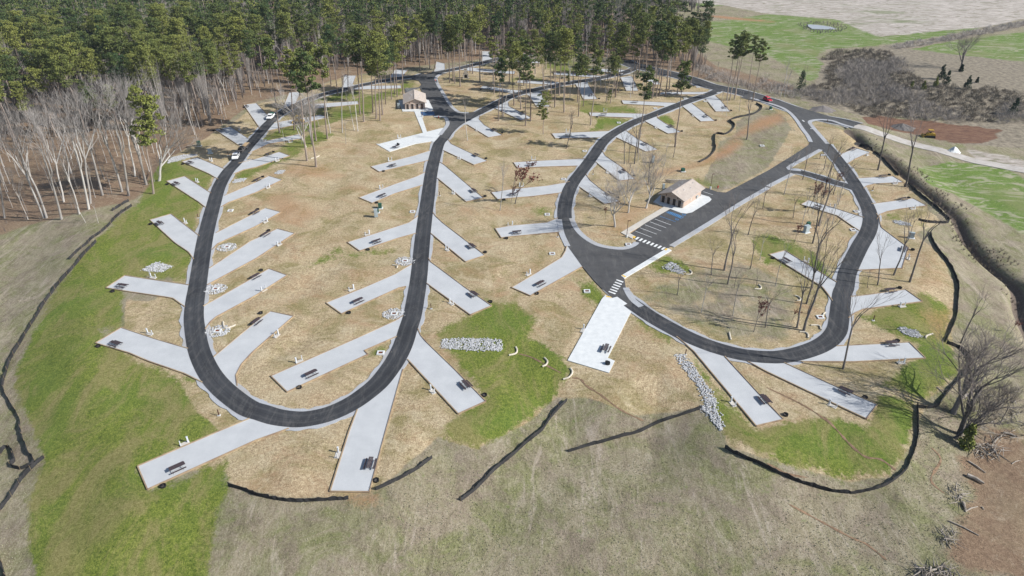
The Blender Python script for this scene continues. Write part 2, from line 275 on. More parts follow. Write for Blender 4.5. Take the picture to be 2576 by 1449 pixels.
PADS = [ # phrase | chain | table | ring | utility
 ("shaded pad at upper left before the white truck", "10 40,1295 -126,1055 5,1038 125,1165", "00 2480,1080", "", ""),
 ("left road outer pad nearest the forest corner", "00 2405,1465 2160,1305 2320,1275 2500,1395", "00 2230,1322", "00 2150,1318", "00 2410,1310"),
 ("left road outer pad by the long rock strip", "01 2195,355 2100,300 1830,180 1985,135 2255,250", "01 1915,200", "01 1840,205", "01 2125,172"),
 ("left road outer pad below the rock strip pad", "01 2070,640 2000,585 1675,375 1860,325 2125,495", "01 1775,412", "01 1683,410", "01 1985,382"),
 ("left road outer pad above the rock pile", "01 1950,1160 1900,1090 1760,995 1508,765 1722,705 2005,925", "01 1608,812", "01 1515,810", "01 1868,795"),
 ("left road outer pad just below the rock pile", "02 1860,190 1740,105 1650,90 1310,40 1065,0 01 1255,1325 1900,1420", "02 1235,-6", "02 1133,38", "01 1542,1348"),
 ("left road outer pad in the straw corner", "02 2035,950 1850,860 1500,740 1300,655 960,555 1220,400 1550,510 1890,610", "02 1168,580", "02 988,590", "02 1508,465"),
 ("big pad at lower left on the green slope", "13 330,-35 240,0 0,85 03 1485,580 1385,345 2200,-5 02 2510,1315", "03 1792,378", "03 1643,550", "03 1860,120"),
 ("bottom middle pad pointing at the camera", "12 1480,820 13 1305,0 1143,605 745,600 935,0 12 1020,1225", "13 1150,338", "13 1210,492", "13 822,235"),
 ("upper inner pad across the green strip", "10 600,1095 1035,1050 1025,1018 560,1048", "", "", ""),
 ("inner pad carrying the yellow loader", "10 110,1320 500,1235 725,1185 650,1155 330,1210 180,1235", "", "", ""),
 ("inner pad beside the parked truck and trailer", "11 -76,95 0,62 130,0 10 490,1392 430,1352 70,1425", "", "", "10 350,1432"),
 ("green strip inner pad left of tall trunks", "01 2350,305 2450,262 2576,235 11 342,120 235,80 0,150 01 2400,195", "11 130,112", "11 175,82", "11 215,172"),
 ("left loop inner pad below the green strip", "01 2225,635 2300,590 2576,490 11 265,362 130,322 01 2576,385 2260,520", "11 18,372", "11 70,333", "11 122,443"),
 ("left loop inner pad above the paired pads", "01 2135,1065 2190,1005 2576,830 11 250,687 95,645 0,690 01 2175,895", "11 -8,700", "11 18,661", "11 98,788"),
 ("left loop long inner pad with bare soil edge", "01 2085,1420 2150,1385 2576,1155 11 390,900 215,853 -60,980 01 2110,1250", "11 98,922", "11 128,874", "11 235,1018"),
 ("left loop inner pad between two rock drains", "02 2065,415 2120,340 2180,290 2576,75 11 315,1322 130,1255 02 2370,0 2045,185", "11 -2,1347", "11 52,1275", "12 80,25"),
 ("lowest steep inner pad of left loop", "02 2388,985 2375,880 2430,770 2540,650 12 0,618 380,285 145,235 0,340 02 2150,695", "12 8,355", "12 48,257", "12 208,485"),
 ("long inner pad across the loop bottom", "12 1415,490 1255,560 1090,632 1125,670 313,1048 150,887 1050,490 1400,330 1480,280", "12 560,880", "12 437,1005", "12 435,742"),
 ("middle road left pad by the ringed drain", "11 1510,1435 12 1440,0 860,262 705,150 1080,0 11 1400,1310 1565,1210", "12 1030,145", "12 935,254", "12 962,22"),
 ("middle road left pad below green cabinets", "11 1610,900 1430,950 1043,1078 918,990 1250,885 1540,790 1630,725", "11 1215,993", "11 1127,1067", "11 1122,915"),
 ("middle road left pad above green cabinets", "11 1675,415 1400,500 1170,597 1035,540 1380,410 1620,325 1700,285", "11 1272,532", "11 1215,594", "11 1262,450"),
 ("middle road left pad under the concrete pad", "11 1735,165 1700,175 1240,282 1152,228 1600,115 1755,65", "11 1375,228", "11 1283,277", "11 1350,170"),
 ("concrete pad below the upper restroom", "11 1760,-25 10 1600,1449 11 1345,78 1210,0 10 1240,1449 1870,1290", "11 1408,42", "", "10 1442,1388"),
 ("upper pad right of middle road bend", "11 1885,65 2195,212 2330,172 1965,0 10 1930,1400", "11 2218,122", "11 2315,148", "11 2045,150"),
 ("second pad down right of middle road", "11 1825,345 1960,455 2115,583 2290,545 1900,215 1845,180", "11 2190,482", "11 2305,528", "11 1987,500"),
 ("third pad down right of middle road", "11 1758,900 2108,1187 2305,1122 2160,1010 1880,795 1810,730 1780,690", "11 2170,1042", "11 2305,1093", "11 1922,1068"),
 ("fourth pad right of middle road near rock bed", "11 1720,1405 12 1780,0 2155,272 2372,180 2110,0 11 1830,1240 1760,1190 1733,1150", "12 2190,78", "12 2358,144", "12 1965,160"),
 ("long pad right of loop bottom beside grass", "12 1525,720 2035,1268 2313,1142 2000,820 1710,540 1660,480 1628,412", "12 2115,992", "12 2300,1082", "12 1775,1045"),
 ("small pad right of the road junction", "10 2125,1255 2340,1385 2480,1362 2300,1260 2245,1200 2255,1165", "10 2398,1318", "10 2475,1340", "10 2222,1318"),
 ("pad among trunks above the road junction", "10 2400,1090 20 90,1213 205,1190 -30,1070 10 2540,1030", "20 110,1152", "", ""),
 ("middle woods pad west of wide trunks", "20 165,960 250,1080 385,1075 310,960 295,925", "20 340,1035", "", ""),
 ("middle woods pad under the leaning pine", "20 640,850 720,1003 860,1000 775,860 765,830", "20 798,967", "20 877,994", ""),
 ("steep pad in deep pine shade", "20 1095,788 1150,918 1275,915 1210,770", "20 1235,882", "", "20 1125,870"),
 ("strip pad right of the stone fireplace", "20 60,960 10 2560,938 2250,890 2285,862 20 0,905 150,915", "10 2350,893", "10 2262,905", "10 2450,868"),
 ("strip pad crossing the left pine trunks", "20 395,855 50,835 60,808 455,825", "20 150,826", "", ""),
 ("upper strip pad above the green verge", "20 870,785 420,752 415,730 560,735 930,768", "", "", ""),
 ("strip pad beside the shaded road bend", "20 1130,738 680,710 675,686 860,690 1030,700 1215,705", "20 790,706", "", ""),
 ("strip pad behind the stone fireplace", "10 2040,705 2250,725 2600,748 2610,720 2300,695 2110,675", "", "", "10 2410,715"),
 ("far strip pad left under the pines", "20 0,625 300,640 310,622 0,598", "", "", ""),
 ("short pad far up between pine trunks", "10 2270,620 2275,515 2380,520 2390,600", "", "", ""),
 ("left woods pad above the loop top", "10 870,880 885,760 1010,762 975,850", "10 905,770", "", ""),
 ("left woods pad behind the bare tree", "10 275,1075 335,930 450,925 400,1050", "", "", ""),
 ("pad at woods edge above the yard", "10 1790,725 1815,620 1900,640 1905,712", "", "", ""),
 ("faint pad behind the loop top road", "10 1350,770 1400,700 1530,705 1480,765", "", "", ""),
 ("strip pad above the green verge and building", "10 900,905 1200,900 1465,890 1460,860 1100,865", "", "", ""),
 ("ring road left pad farthest up", "20 1530,1070 1120,1047 1100,1010 1665,1037", "20 1240,1034", "", ""),
 ("ring road left pad between green lawns", "20 1215,1187 790,1170 775,1133 1330,1145", "20 920,1163", "20 855,1180", "20 937,1122"),
 ("ring road left pad with hooked trunk shadow", "20 885,1388 437,1395 398,1343 980,1318", "20 565,1370", "20 490,1398", "20 560,1332"),
 ("ring road left pad fourth down", "21 660,222 300,232 55,245 12,185 350,165 740,148", "21 190,220", "21 118,257", "21 215,160"),
 ("ring road left pad behind the thin red tree", "21 500,492 200,530 0,545 11 2432,560 2365,487 21 0,455 350,420 500,395 580,380", "21 15,518", "11 2495,564", "21 95,428"),
 ("ring road left pad above the dirt mound", "21 485,888 0,932 11 2467,945 2405,850 21 0,820 350,790 460,745", "21 48,902", "11 2520,953", "11 2560,822"),
 ("ring road lowest left pad before the crosswalk", "21 705,1238 22 185,80 21 -5,1445 240,1300 500,1140 535,1080 550,1030", "21 285,1420", "22 250,60", "21 165,1315"),
 ("large white concrete pad below the crosswalk", "22 1010,103 940,72 905,110 560,730 975,855 1033,735 962,705 1198,240 1120,180", "22 942,627", "", "22 712,432"),
 ("strip pad at right woods edge", "20 1940,952 1480,953 1500,928 1990,925", "20 1585,941", "", ""),
 ("small pad hidden by the right pines", "20 1360,815 1440,855 1500,852 1450,800", "20 1455,828", "", ""),
 ("ring road inner curved pad", "20 1325,1215 1570,1348 1705,1332 1540,1240 1465,1190 1460,1155", "20 1600,1282", "20 1707,1323", "20 1448,1290"),
 ("ring road inner long upper pad", "20 1715,1072 1900,1225 2045,1220 1890,1100 1810,1040", "20 1952,1178", "20 2048,1213", "20 1822,1170"),
 ("ring road topmost inner pad", "20 1950,1000 2050,1125 2200,1125 2100,1010 2050,965", "20 2142,1090", "20 2203,1114", "20 2015,1075"),
 ("ring road inner pad behind bare trunks", "20 1050,1385 21 1350,80 1470,58 20 1250,1390 1140,1310", "21 1340,10", "", ""),
 ("ring road inner pad left of the oak", "21 842,182 1080,372 1240,355 1100,230 940,120 905,62", "21 1118,287", "21 1228,322", "21 960,292"),
 ("ring road inner pad nearest the restrooms", "21 675,432 932,608 1085,580 900,460 790,370 742,305", "21 982,512", "21 1062,543", "21 788,528"),
 ("topmost outer pad of right loop", "31 800,200 880,150 1030,85 885,42 745,95 715,130", "31 850,62", "31 857,40", "31 1000,115"),
 ("right loop outer pad below the ditch bend", "31 960,448 1000,420 1080,402 1365,388 1255,325 890,345", "31 1150,337", "31 1220,313", "31 1278,403"),
 ("right loop outer pad above the small lawn", "31 1095,760 1125,710 1200,680 1330,655 1600,622 1460,548 1040,603", "31 1352,567", "31 1415,545", "31 1458,655"),
 ("widest right loop pad beside leaning trunks", "31 895,1272 1350,1252 1412,1045 1190,880 1140,840 1128,800 1120,740 1090,700", "31 1368,1068", "31 1455,1067", "31 1412,1155"),
 ("right loop outer pad above the rock patch", "32 808,303 880,250 960,215 1555,138 1380,15 1000,70 830,88", "32 1228,38", "32 1325,2", "32 1350,188"),
 ("right loop outer pad below the rock patch", "32 330,742 850,745 1585,708 1420,547 690,585", "32 1242,573", "32 1300,535", "32 1338,755"),
 ("lower right pad with long tree shadows", "22 2370,740 32 0,850 990,1320 1100,1175 600,955 160,752", "32 775,1052", "32 975,1106", "32 645,1190"),
 ("bottom right pad beside the white rock channel", "22 1655,490 1740,560 1830,640 2457,1390 32 158,1325 0,1165 22 2140,690", "22 2540,1142", "32 175,1280", "22 2220,1170"),
 ("right loop inner pad among thin trees", "31 920,875 850,830 700,725 330,610 405,565 650,640 965,742", "31 500,648", "31 380,638", "31 645,640"),
 ("right loop inner pad on the green band", "32 648,130 600,60 31 545,1440 12,1113 170,1072 690,1392", "31 182,1187", "31 48,1152", "31 383,1185")]
HARD = []   # flat polygons, for clearing and levelling
roadlines = []
for nm, w, s in ROADS:
    c = smooth(G(s), 5); roadlines.append((nm, w, c))
    L, R = offset(c, w + .7); HARD += [[L[i], L[i + 4 if i + 4 < len(L) else -1], R[i + 4 if i + 4 < len(R) else -1], R[i]] for i in range(0, len(L) - 1, 4)]
for nm, s in LOTS: HARD.append(G(s))
for nm, s, z, m in WALKS: HARD.append(G(s))
pad_geo = []
for ph, ch, tb, rg, ut in PADS: pts = G(ch); pad_geo.append(pts); HARD.append(pts)
def seg_dist(x, y, pts, closed=True):
    d = np.full(x.shape, 1e9); n = len(pts)
    for i in range(n if closed else n - 1):
        ax, ay = pts[i]; bx, by = pts[(i + 1) % n]; dx, dy = bx - ax, by - ay; L = dx * dx + dy * dy + 1e-9
        t = np.clip(((x - ax) * dx + (y - ay) * dy) / L, 0, 1); d = np.minimum(d, np.hypot(x - ax - t * dx, y - ay - t * dy))
    return d
def inside(x, y, pts):
    c = np.zeros(x.shape, bool); n = len(pts)
    for i in range(n):
        ax, ay = pts[i]; bx, by = pts[(i + 1) % n]
        if ay == by: continue
        c ^= ((ay > y) != (by > y)) & (x < (bx - ax) * (y - ay) / (by - ay) + ax)
    return c
def signed(x, y, pts): d = seg_dist(x, y, pts); return np.where(inside(x, y, pts), d, -d)
def hard_dist(x, y, far=30.0):
    d = np.full(x.shape, far)
    for p in HARD:
        a = np.array(p); m = (x > a[:, 0].min() - far) & (x < a[:, 0].max() + far) & (y > a[:, 1].min() - far) & (y < a[:, 1].max() + far)
        if m.any():
            dd = seg_dist(x[m], y[m], p); dd[inside(x[m], y[m], p)] = 0; d[m] = np.minimum(d[m], dd)
    return d
sst = lambda t: np.clip(t, 0, 1) ** 2 * (3 - 2 * np.clip(t, 0, 1))
# ---------------------------------------------------------------- terrain grid
def spread(lo, hi, step): return list(np.arange(lo, hi, step))
xs = sorted(set([-1500, -1000, -800] + spread(-640, -160, 6) + spread(-160, 160, .75) + spread(160, 640, 6) + [640, 800, 1000, 1500]))
ys = [-400, -150, -40, 10, 30]; y = 40.0
while y < 650: ys.append(y); y += max(.55, (y / 85) ** 1.7 * .55) if y < 360 else 5
ys += [700, 800, 1000, 1500, 2200]
xs = np.array(xs, float); ys = np.array(ys, float); X, Y = np.meshgrid(xs, ys)
HD = np.full(X.shape, 30.0); inn = (np.abs(X) < 260) & (Y > 35) & (Y < 420); HD[inn] = hard_dist(X[inn], Y[inn])
plateau = G("01 2300,0 1950,100 1800,180 1660,380 1480,770 1040,0 02 950,555 1200,1100 03 1370,345 1480,600 2350,500 13 -60,600 740,640 1180,640 12 1500,1300 2050,1300 2330,1150 2300,800 22 560,760 1000,900 1500,700 2440,1400 32 170,1340 700,1200 1000,1330 1120,1170 1000,900 1600,720 1430,540 1300,300 1570,140 1400,0 31 1500,1250 1480,900 1300,750 1620,630 1400,380 1050,70 30 900,1290 0,700 2,0 -200,-300 00 -200,900")
def bump_noise(x, y, s, seed):
    r = np.random.default_rng(seed); o = np.zeros(x.shape)
    for k in range(7):
        a = r.uniform(0, 2 * math.pi); f = s * r.uniform(.6, 2.2); o += np.sin((x * math.cos(a) + y * math.sin(a)) * f + r.uniform(0, 6.28)) / 7
    return o * 1.8
out_d = np.where(inside(X, Y, plateau), 0, seg_dist(X, Y, plateau))
creek = smooth(G("30 800,1300 950,1400 31 950,0 1200,100 1330,230 1450,350 1600,450 1750,560 1900,680 2050,870 2200,1030 2400,1180 2576,1310 32 2620,100 2800,500"), 3)
cd = seg_dist(X, Y, creek, False)
soft = sst((HD - 1.2) / 7)
fade = sst((320 - Y) / 60) * sst((Y - 20) / 30)
Z = -3.2 * sst(out_d / 22) * sst((out_d + 1) / 6) * fade
Z -= 1.2 * sst((out_d - 15) / 40) * fade
Z += soft * (.35 * bump_noise(X, Y, .12, 1) + .13 * bump_noise(X, Y, .45, 2)) * fade + sst((Y - 380) / 100) * 1.5 * bump_noise(X, Y, .02, 3)
Z -= 2.6 * np.exp(-(cd / 2.1) ** 2) * sst((HD - 1) / 3)
Z = np.where(HD < 1.0, -.09, Z)
def Hs(x, y):
    i = int(np.clip(np.searchsorted(xs, x) - 1, 0, len(xs) - 2)); j = int(np.clip(np.searchsorted(ys, y) - 1, 0, len(ys) - 2))
    a = (x - xs[i]) / (xs[i + 1] - xs[i]); b = (y - ys[j]) / (ys[j + 1] - ys[j])
    return (Z[j, i] * (1 - a) + Z[j, i + 1] * a) * (1 - b) + (Z[j + 1, i] * (1 - a) + Z[j + 1, i + 1] * a) * b
def land(u, v):
    z = 0.0
    for _ in range(6): x, y = ray(u, v, z); z = .5 * z + .5 * float(Hs(x, y))
    return x, y, float(Hs(x, y))
def Lp(s): return [land(*p) for p in P(s)]
# zones of ground cover, kept as weights on the terrain's corners
depv = Y * math.cos(TH) + (H0 - Z) * math.sin(TH); ok = (depv > 20) & (Y > 30)
U = np.where(ok, 1288 + FPX * X / np.maximum(depv, 1), 1e5); V = np.where(ok, 724.5 + FPX * ((H0 - Z) * math.cos(TH) - Y * math.sin(TH)) / np.maximum(depv, 1), 1e5)
near = ok & (U > -400) & (U < 3000) & (V > -260) & (V < 1750)
def zone(strings, soft_px=10, mul=1.7):
    w = np.zeros(X.shape)
    for s in strings:
        p = P(s) if isinstance(s, str) else s
        a = np.array(p); m = near & (U > a[:, 0].min() - 40) & (U < a[:, 0].max() + 40) & (V > a[:, 1].min() - 40) & (V < a[:, 1].max() + 40)
        if not m.any(): continue
        k = mul * soft_px * np.clip((V[m] + 320) / 1200, .25, 1.3)
        w[m] = np.maximum(w[m], sst(.5 + signed(U[m], V[m], p) / (2 * k)))
    return w
def lines(strings, width):
    w = np.zeros(X.shape)
    for s in strings:
        p = P(s); a = np.array(p); m = near & (U > a[:, 0].min() - 30) & (U < a[:, 0].max() + 30) & (V > a[:, 1].min() - 30) & (V < a[:, 1].max() + 30)
        if m.any(): w[m] = np.maximum(w[m], sst(1.2 - seg_dist(U[m], V[m], p, False) / width))
    return w
camp = [(430, 392), (520, 345), (600, 300), (640, 262), (720, 250), (870, 190), (1000, 190), (1200, 168), (1400, 160), (1600, 190), (1750, 200), (1900, 240), (1990, 262), (2030, 320), (2060, 300), (2140, 340), (2230, 400), (2290, 470), (2330, 520), (2370, 560), (2300, 590), (2370, 640), (2400, 720), (2395, 830), (2400, 950), (2330, 1010), (2290, 1120), (2240, 1200), (2140, 1215), (1990, 1175), (1830, 1120), (1805, 1040), (1760, 1030), (1600, 1045), (1480, 1000), (1400, 1000), (1330, 1060), (1200, 1130), (1100, 1100), (1010, 1180), (950, 1230), (880, 1255), (720, 1250), (590, 1225), (560, 1180), (340, 1190), (300, 850), (440, 700), (480, 520)]
Zc = zone([camp], 9)
Zg = zone([[(400, 410), (440, 405), (500, 400), (540, 430), (500, 520), (470, 700), (310, 700), (312, 760), (315, 830), (250, 830), (330, 900), (490, 960), (540, 1060), (560, 1090), (340, 1180), (370, 1235), (575, 1160), (572, 1230), (540, 1310), (515, 1500), (90, 1500), (70, 1360), (75, 1250), (112, 1150), (80, 1080), (45, 1000), (38, 950), (60, 880), (150, 720), (240, 600), (300, 545), (345, 510), (370, 470)],
  [(1092, 835), (1180, 795), (1225, 752), (1300, 765), (1345, 800), (1330, 850), (1400, 890), (1440, 930), (1400, 1000), (1330, 1050), (1200, 1130), (1115, 1105), (1130, 1055), (1225, 1000), (1140, 900)],
  [(1440, 700), (1490, 710), (1530, 755), (1510, 775), (1465, 745)], [(1630, 662), (1680, 645), (1745, 675), (1730, 692), (1655, 688)],
  [(1592, 795), (1640, 815), (1690, 850), (1680, 858), (1620, 830)],
  [(2160, 800), (2230, 765), (2330, 735), (2385, 765), (2392, 840), (2408, 940), (2330, 1005), (2215, 965), (2300, 905), (2320, 862), (2230, 835)],
  [(1745, 905), (1800, 975), (1900, 1078), (2060, 1045), (2185, 1068), (2215, 1000), (2300, 1005), (2290, 1120), (2235, 1190), (2130, 1203), (1990, 1172), (1832, 1112), (1803, 1040), (1775, 960)],
  [(1890, 600), (1930, 590), (2000, 605), (2050, 640), (2100, 705), (2100, 750), (2060, 725), (1990, 672), (1930, 660), (1895, 630)],
  [(600, 425), (640, 405), (760, 345), (800, 330), (835, 340), (790, 365), (720, 400), (620, 450), (590, 455)],
  [(780, 275), (860, 255), (930, 240), (1010, 222), (1010, 235), (935, 262), (940, 285), (850, 305), (760, 335), (670, 365), (650, 350), (760, 300)], [(795, 245), (900, 228), (930, 232), (850, 252), (780, 258)], [(1010, 205), (1040, 202), (1056, 212), (1030, 224), (1005, 222)]]
  + ["20 700,1010 1050,1060 1340,1110 1200,1145 790,1130 780,1175 1230,1200 1100,1280 980,1310 780,1310 870,1230 680,1100", "20 560,610 700,640 700,720 560,740 340,690 330,640", "20 0,780 300,780 300,800 0,822", "20 1470,1160 1560,1160 1660,1250 1610,1275 1500,1230"], 13, 2.3)
Zg = np.maximum(Zg, .62 * zone(["21 180,660 300,620 420,620 440,700 350,750 180,700", "11 1500,600 1630,560 1620,640 1540,640", "11 830,1000 950,1060 1250,1060 1500,990 1570,960 1400,1110 1000,1150 700,1230 500,1240", "31 180,520 400,520 700,690 760,760 600,720 330,620", "31 1170,690 1350,700 1350,780 1200,770", "31 1500,800 1640,800 1640,850 1520,840", "12 620,180 700,200 640,240", "12 250,200 420,230 300,220", "21 1700,350 1900,330 2100,420 2000,450 1800,390", "12 1180,570 1330,590 1240,700 1130,690"], 12))
Zs_hole = zone([[(318, 752), (470, 772), (462, 868), (310, 830)], [(448, 955), (505, 968), (600, 1062), (560, 1070), (500, 1040)]], 8)
Zg *= 1 - Zs_hole; Zc = np.maximum(Zc, Zs_hole)
Zc *= 1 - .85 * zone(['20 2450,1100 2576,1060 2750,1180 2850,1350 21 2850,-200 2576,250 2100,500 1900,400 2000,200 2060,100 2080,-30 20 2250,1350 2250,1220']) 
Zc *= 1 - .6 * zone(['22 1250,120 1500,-100 2300,-300 2576,-250 32 300,0 350,300 200,560 22 2500,600 2000,480 1600,290'], 20)
Zl = zone([[(-400, 600), (0, 590), (100, 560), (230, 525), (330, 505), (400, 460), (418, 400), (520, 345), (600, 285), (640, 258), (730, 235), (870, 192), (1040, 168), (1160, 155), (1300, 140), (1450, 135), (1560, 150), (1650, 170), (1800, 205), (1990, 238), (2000, 215), (1800, 165), (1650, 60), (1450, -100), (-400, -100)]], 12)
Zl = np.maximum(Zl, zone(["33 2100,0 2650,0 2650,1500 1960,1449 1790,1250 1950,900 2030,600 1950,300"], 30, 2.5))
Zl *= 1 - .9 * zone([[(1150, 168), (1300, 150), (1420, 165), (1600, 175), (1700, 200), (1600, 260), (1200, 260)]], 20)
Zd = zone(["30 940,1180 1100,1168 1500,1210 1900,1250 2350,1310 2280,1430 1900,1450 1600,1380 1200,1300 1000,1240"], 6)
Zr = np.maximum(zone(["20 1840,150 2100,160 2650,215 2600,225 2200,195"], 5), .8 * zone(["21 2160,0 2300,-60 2330,0 2200,110 1900,230 1600,300 1450,330 1430,280 1900,180", "20 2500,1180 2700,1130 2750,1220 2576,1290 2300,1380 2200,1449 2150,1449 2300,1300", "13 930,640 1220,620 1230,720 1080,750 950,700"], 16))
Zr = np.maximum(Zr, .55 * zone(["11 80,500 300,480 700,700 450,850 200,800", "11 280,180 700,200 900,330 500,350 300,300", "12 200,100 420,80 400,180 220,160", "21 1100,600 1500,600 1300,750 1100,900 1300,930 900,880", "11 2000,600 2200,640 2250,720 2080,700", "21 230,1190 400,1160 330,1230", "32 1500,230 1900,200 1850,400 1700,520"], 22))
pale = zone(["30 -1000,-400 2800,-400 2800,140 2200,270 1100,370 700,195 0,140 -400,60 20 1600,0", "31 2000,50 2400,120 2700,200 2700,300 2100,180"], 12)
fgreen = zone(["30 0,140 700,190 1200,290 1080,380 1700,290 2200,260 2000,330 1400,420 1000,470 600,490 500,560 600,760 400,820 250,700 0,560 20 1900,400 1800,230 2200,200", "30 1400,500 1800,420 2800,290 2800,620 2100,600 1500,555", "31 1500,250 1800,180 2300,200 2750,420 2750,1000 2300,750 1900,520 1600,400", "20 1700,30 2000,0 2400,-30 2300,50 1900,70"], 12)
greyf = zone(["30 560,560 1300,480 2700,640 2700,1200 1000,1180 300,1000 500,800", "30 900,500 1300,440 2600,215 2700,250 2000,380 1400,500", "31 1700,-300 2700,-200 2700,60 1900,-10"], 8)
tv = np.stack([X, Y, Z], -1).reshape(-1, 3); nx, ny = len(xs), len(ys)
ii = (np.arange(ny - 1)[:, None] * nx + np.arange(nx - 1)[None, :]).ravel()
ground = mesh_np("ground", tv, np.stack([ii, ii + 1, ii + 1 + nx, ii + nx], -1), smooth=True)
tag(ground, "rolling ground of straw, grass and dry field around the camp loops", None, None, "structure")
def put_attr(o, name, a, b, c):
    at = o.data.color_attributes.new(name, 'FLOAT_COLOR', 'POINT')
    at.data.foreach_set("color", np.stack([a.ravel(), b.ravel(), c.ravel(), np.ones(a.size)], -1).astype(np.float32).ravel())
put_attr(ground, "zone_a", Zg, Zc, Zl); put_attr(ground, "zone_b", Zr, pale, fgreen); put_attr(ground, "zone_c", greyf, np.exp(-(cd / 1.9) ** 2), Zd)
def ground_mat():
    t = NT("ground_cover", .97)
    zg, zc, zl = t.attr("zone_a")[:3]; zr, zp, zf = t.attr("zone_b")[:3]; zy, zk = t.attr("zone_c")[:2]
    big, mid, fine, vf = t.noise(.035, 4, .6), t.noise(.22, 5, .65, dist=.6), t.noise(1.6, 6, .8), t.noise(4.5, 4, .8)
    mb = t.noise(.09, 6, .7, dist=1.0)
    def edge(z, n, k=.9, lo=.4, hi=.6): return t.ramp(t.math('ADD', z, t.math('MULTIPLY', t.math('SUBTRACT', n, .5), k)), [(lo, 0.0), (hi, 1.0)])
    tex = t.math('ADD', t.math('MULTIPLY', fine, .5), t.math('MULTIPLY', vf, .5))
    tx2 = t.math('ADD', t.math('MULTIPLY', t.noise(3.2, 4, .8), .55), t.math('MULTIPLY', t.noise(.5, 6, .8, stretch=(1, .45, 1), rot=-.6, dist=1.5), .45))
    dry = t.ramp(tx2, [(.34, (0.138, 0.118, 0.078)), (.47, (0.230, 0.200, 0.133)), (.56, (0.308, 0.273, 0.201)), (.70, (0.423, 0.382, 0.300))])
    dry = t.mix(t.ramp(mb, [(.44, 0.0), (.62, .75)]), dry, t.ramp(tx2, [(.38, (0.054, 0.068, 0.021)), (.5, (0.146, 0.164, 0.056)), (.64, (0.276, 0.273, 0.137))]))
    dry = t.mix(t.ramp(t.noise(.16, 5, .7, dist=.5), [(.47, 0.0), (.62, .65)]), dry, t.ramp(tx2, [(.38, (0.111, 0.087, 0.068)), (.6, (0.285, 0.228, 0.184))]))
    dry = t.mix(t.ramp(t.noise(.22, 5, .75, stretch=(1.5, .22, 1), rot=-.85, dist=1.2), [(.56, 0.0), (.66, .6)]), dry, t.ramp(tx2, [(.38, (0.272, 0.231, 0.175)), (.6, (0.456, 0.398, 0.339))]))
    dry = t.mix(t.ramp(t.noise(.8, 4, .8), [(.6, 0.0), (.7, .7)]), dry, (0.116, 0.157, 0.044))
    straw = t.ramp(tex, [(.40, (.19, .138, .082)), (.5, (.375, .295, .185)), (.61, (.60, .50, .34))])
    straw = t.mix(t.ramp(mb, [(.45, 0.0), (.62, .85)]), straw, t.ramp(tex, [(.38, (.13, .11, .04)), (.62, (.30, .26, .12))]))
    straw = t.mix(t.ramp(t.noise(.06, 6, .7, stretch=(1, 1.4, 1), dist=1.2), [(.5, 0.0), (.68, .65)]), straw, t.ramp(tex, [(.4, (.27, .16, .09)), (.62, (.42, .28, .17))]))
    straw = t.mix(t.ramp(t.noise(.13, 5, .7, dist=1.0), [(.52, 0.0), (.66, .6)]), straw, t.ramp(tex, [(.38, (.34, .28, .18)), (.62, (.60, .52, .37))]))
    straw = t.mix(t.ramp(t.noise(.3, 6, .8, stretch=(.3, 1.6, 1), rot=.25, dist=2.0), [(.56, 0.0), (.66, .5)]), straw, t.ramp(tex, [(.38, (.15, .115, .05)), (.62, (.30, .25, .13))]))
    grn = t.ramp(tex, [(.39, (.036, .060, .010)), (.5, (.122, .158, .024)), (.62, (.245, .27, .06))])
    grn = t.mix(t.ramp(t.noise(.05, 4, .6), [(.45, 0.0), (.6, .6)]), grn, t.ramp(tex, [(.38, (.06, .11, .015)), (.62, (.15, .21, .04))]))
    grn = t.mix(t.ramp(t.noise(.11, 6, .7, stretch=(1, .55, 1), rot=.7, dist=1.0), [(.45, 0.0), (.60, .85)]), grn, t.ramp(tex, [(.38, (.12, .115, .03)), (.62, (.30, .26, .12))]))
    lit = t.ramp(tex, [(.36, (.09, .058, .038)), (.5, (.195, .132, .088)), (.66, (.33, .24, .16))])
    lit = t.mix(t.ramp(mb, [(.46, 0.0), (.68, .5)]), lit, t.ramp(tex, [(.4, (.20, .15, .09)), (.6, (.33, .27, .18))]))
    lit = t.mix(t.ramp(t.noise(.15, 6, .8, dist=1.0), [(.55, 0.0), (.68, .6)]), lit, t.ramp(tex, [(.38, (.24, .19, .13)), (.62, (.50, .43, .33))]))
    red = t.ramp(tex, [(.36, (.22, .11, .055)), (.62, (.42, .24, .13))])
    st = t.noise(.12, 6, .75, stretch=(.5, 1.5, 1), rot=-.45, dist=2.2)
    pal = t.ramp(st, [(.36, (.17, .17, .10)), (.46, (.32, .285, .25)), (.6, (.50, .455, .42))])
    pal = t.mix(t.ramp(t.noise(.02, 5, .7, stretch=(.5, 1.5, 1), dist=1), [(.54, 0.0), (.66, .7)]), pal, (.13, .17, .06))
    fg = t.ramp(fine, [(.35, (.07, .13, .02)), (.65, (.16, .23, .05))])
    fg = t.mix(t.ramp(st, [(.5, 0.0), (.6, .85)]), fg, (.34, .32, .24))
    fg = t.mix(t.ramp(big, [(.5, .0), (.7, .7)]), fg, (.21, .20, .10))
    gy = t.ramp(t.noise(.5, 5, .7), [(.36, (.14, .12, .09)), (.62, (.30, .26, .20))])
    c = dry
    c = t.mix(edge(zc, mid), c, straw)
    c = t.mix(edge(zl, mid), c, lit)
    c = t.mix(edge(zf, st, 1.3), c, fg)
    c = t.mix(edge(zp, st, .8), c, pal)
    c = t.mix(edge(zy, mid, .8), c, gy)
    gn = t.math('ADD', t.math('MULTIPLY', t.noise(.14, 5, .75, stretch=(1, .6, 1), rot=.6, dist=1.2), .6), t.math('MULTIPLY', t.noise(1.1, 5, .8), .4))
    c = t.mix(edge(zg, gn, 2.6, .36, .66), c, grn)
    c = t.mix(edge(zr, fine, 1.3, .2, .95), c, red)
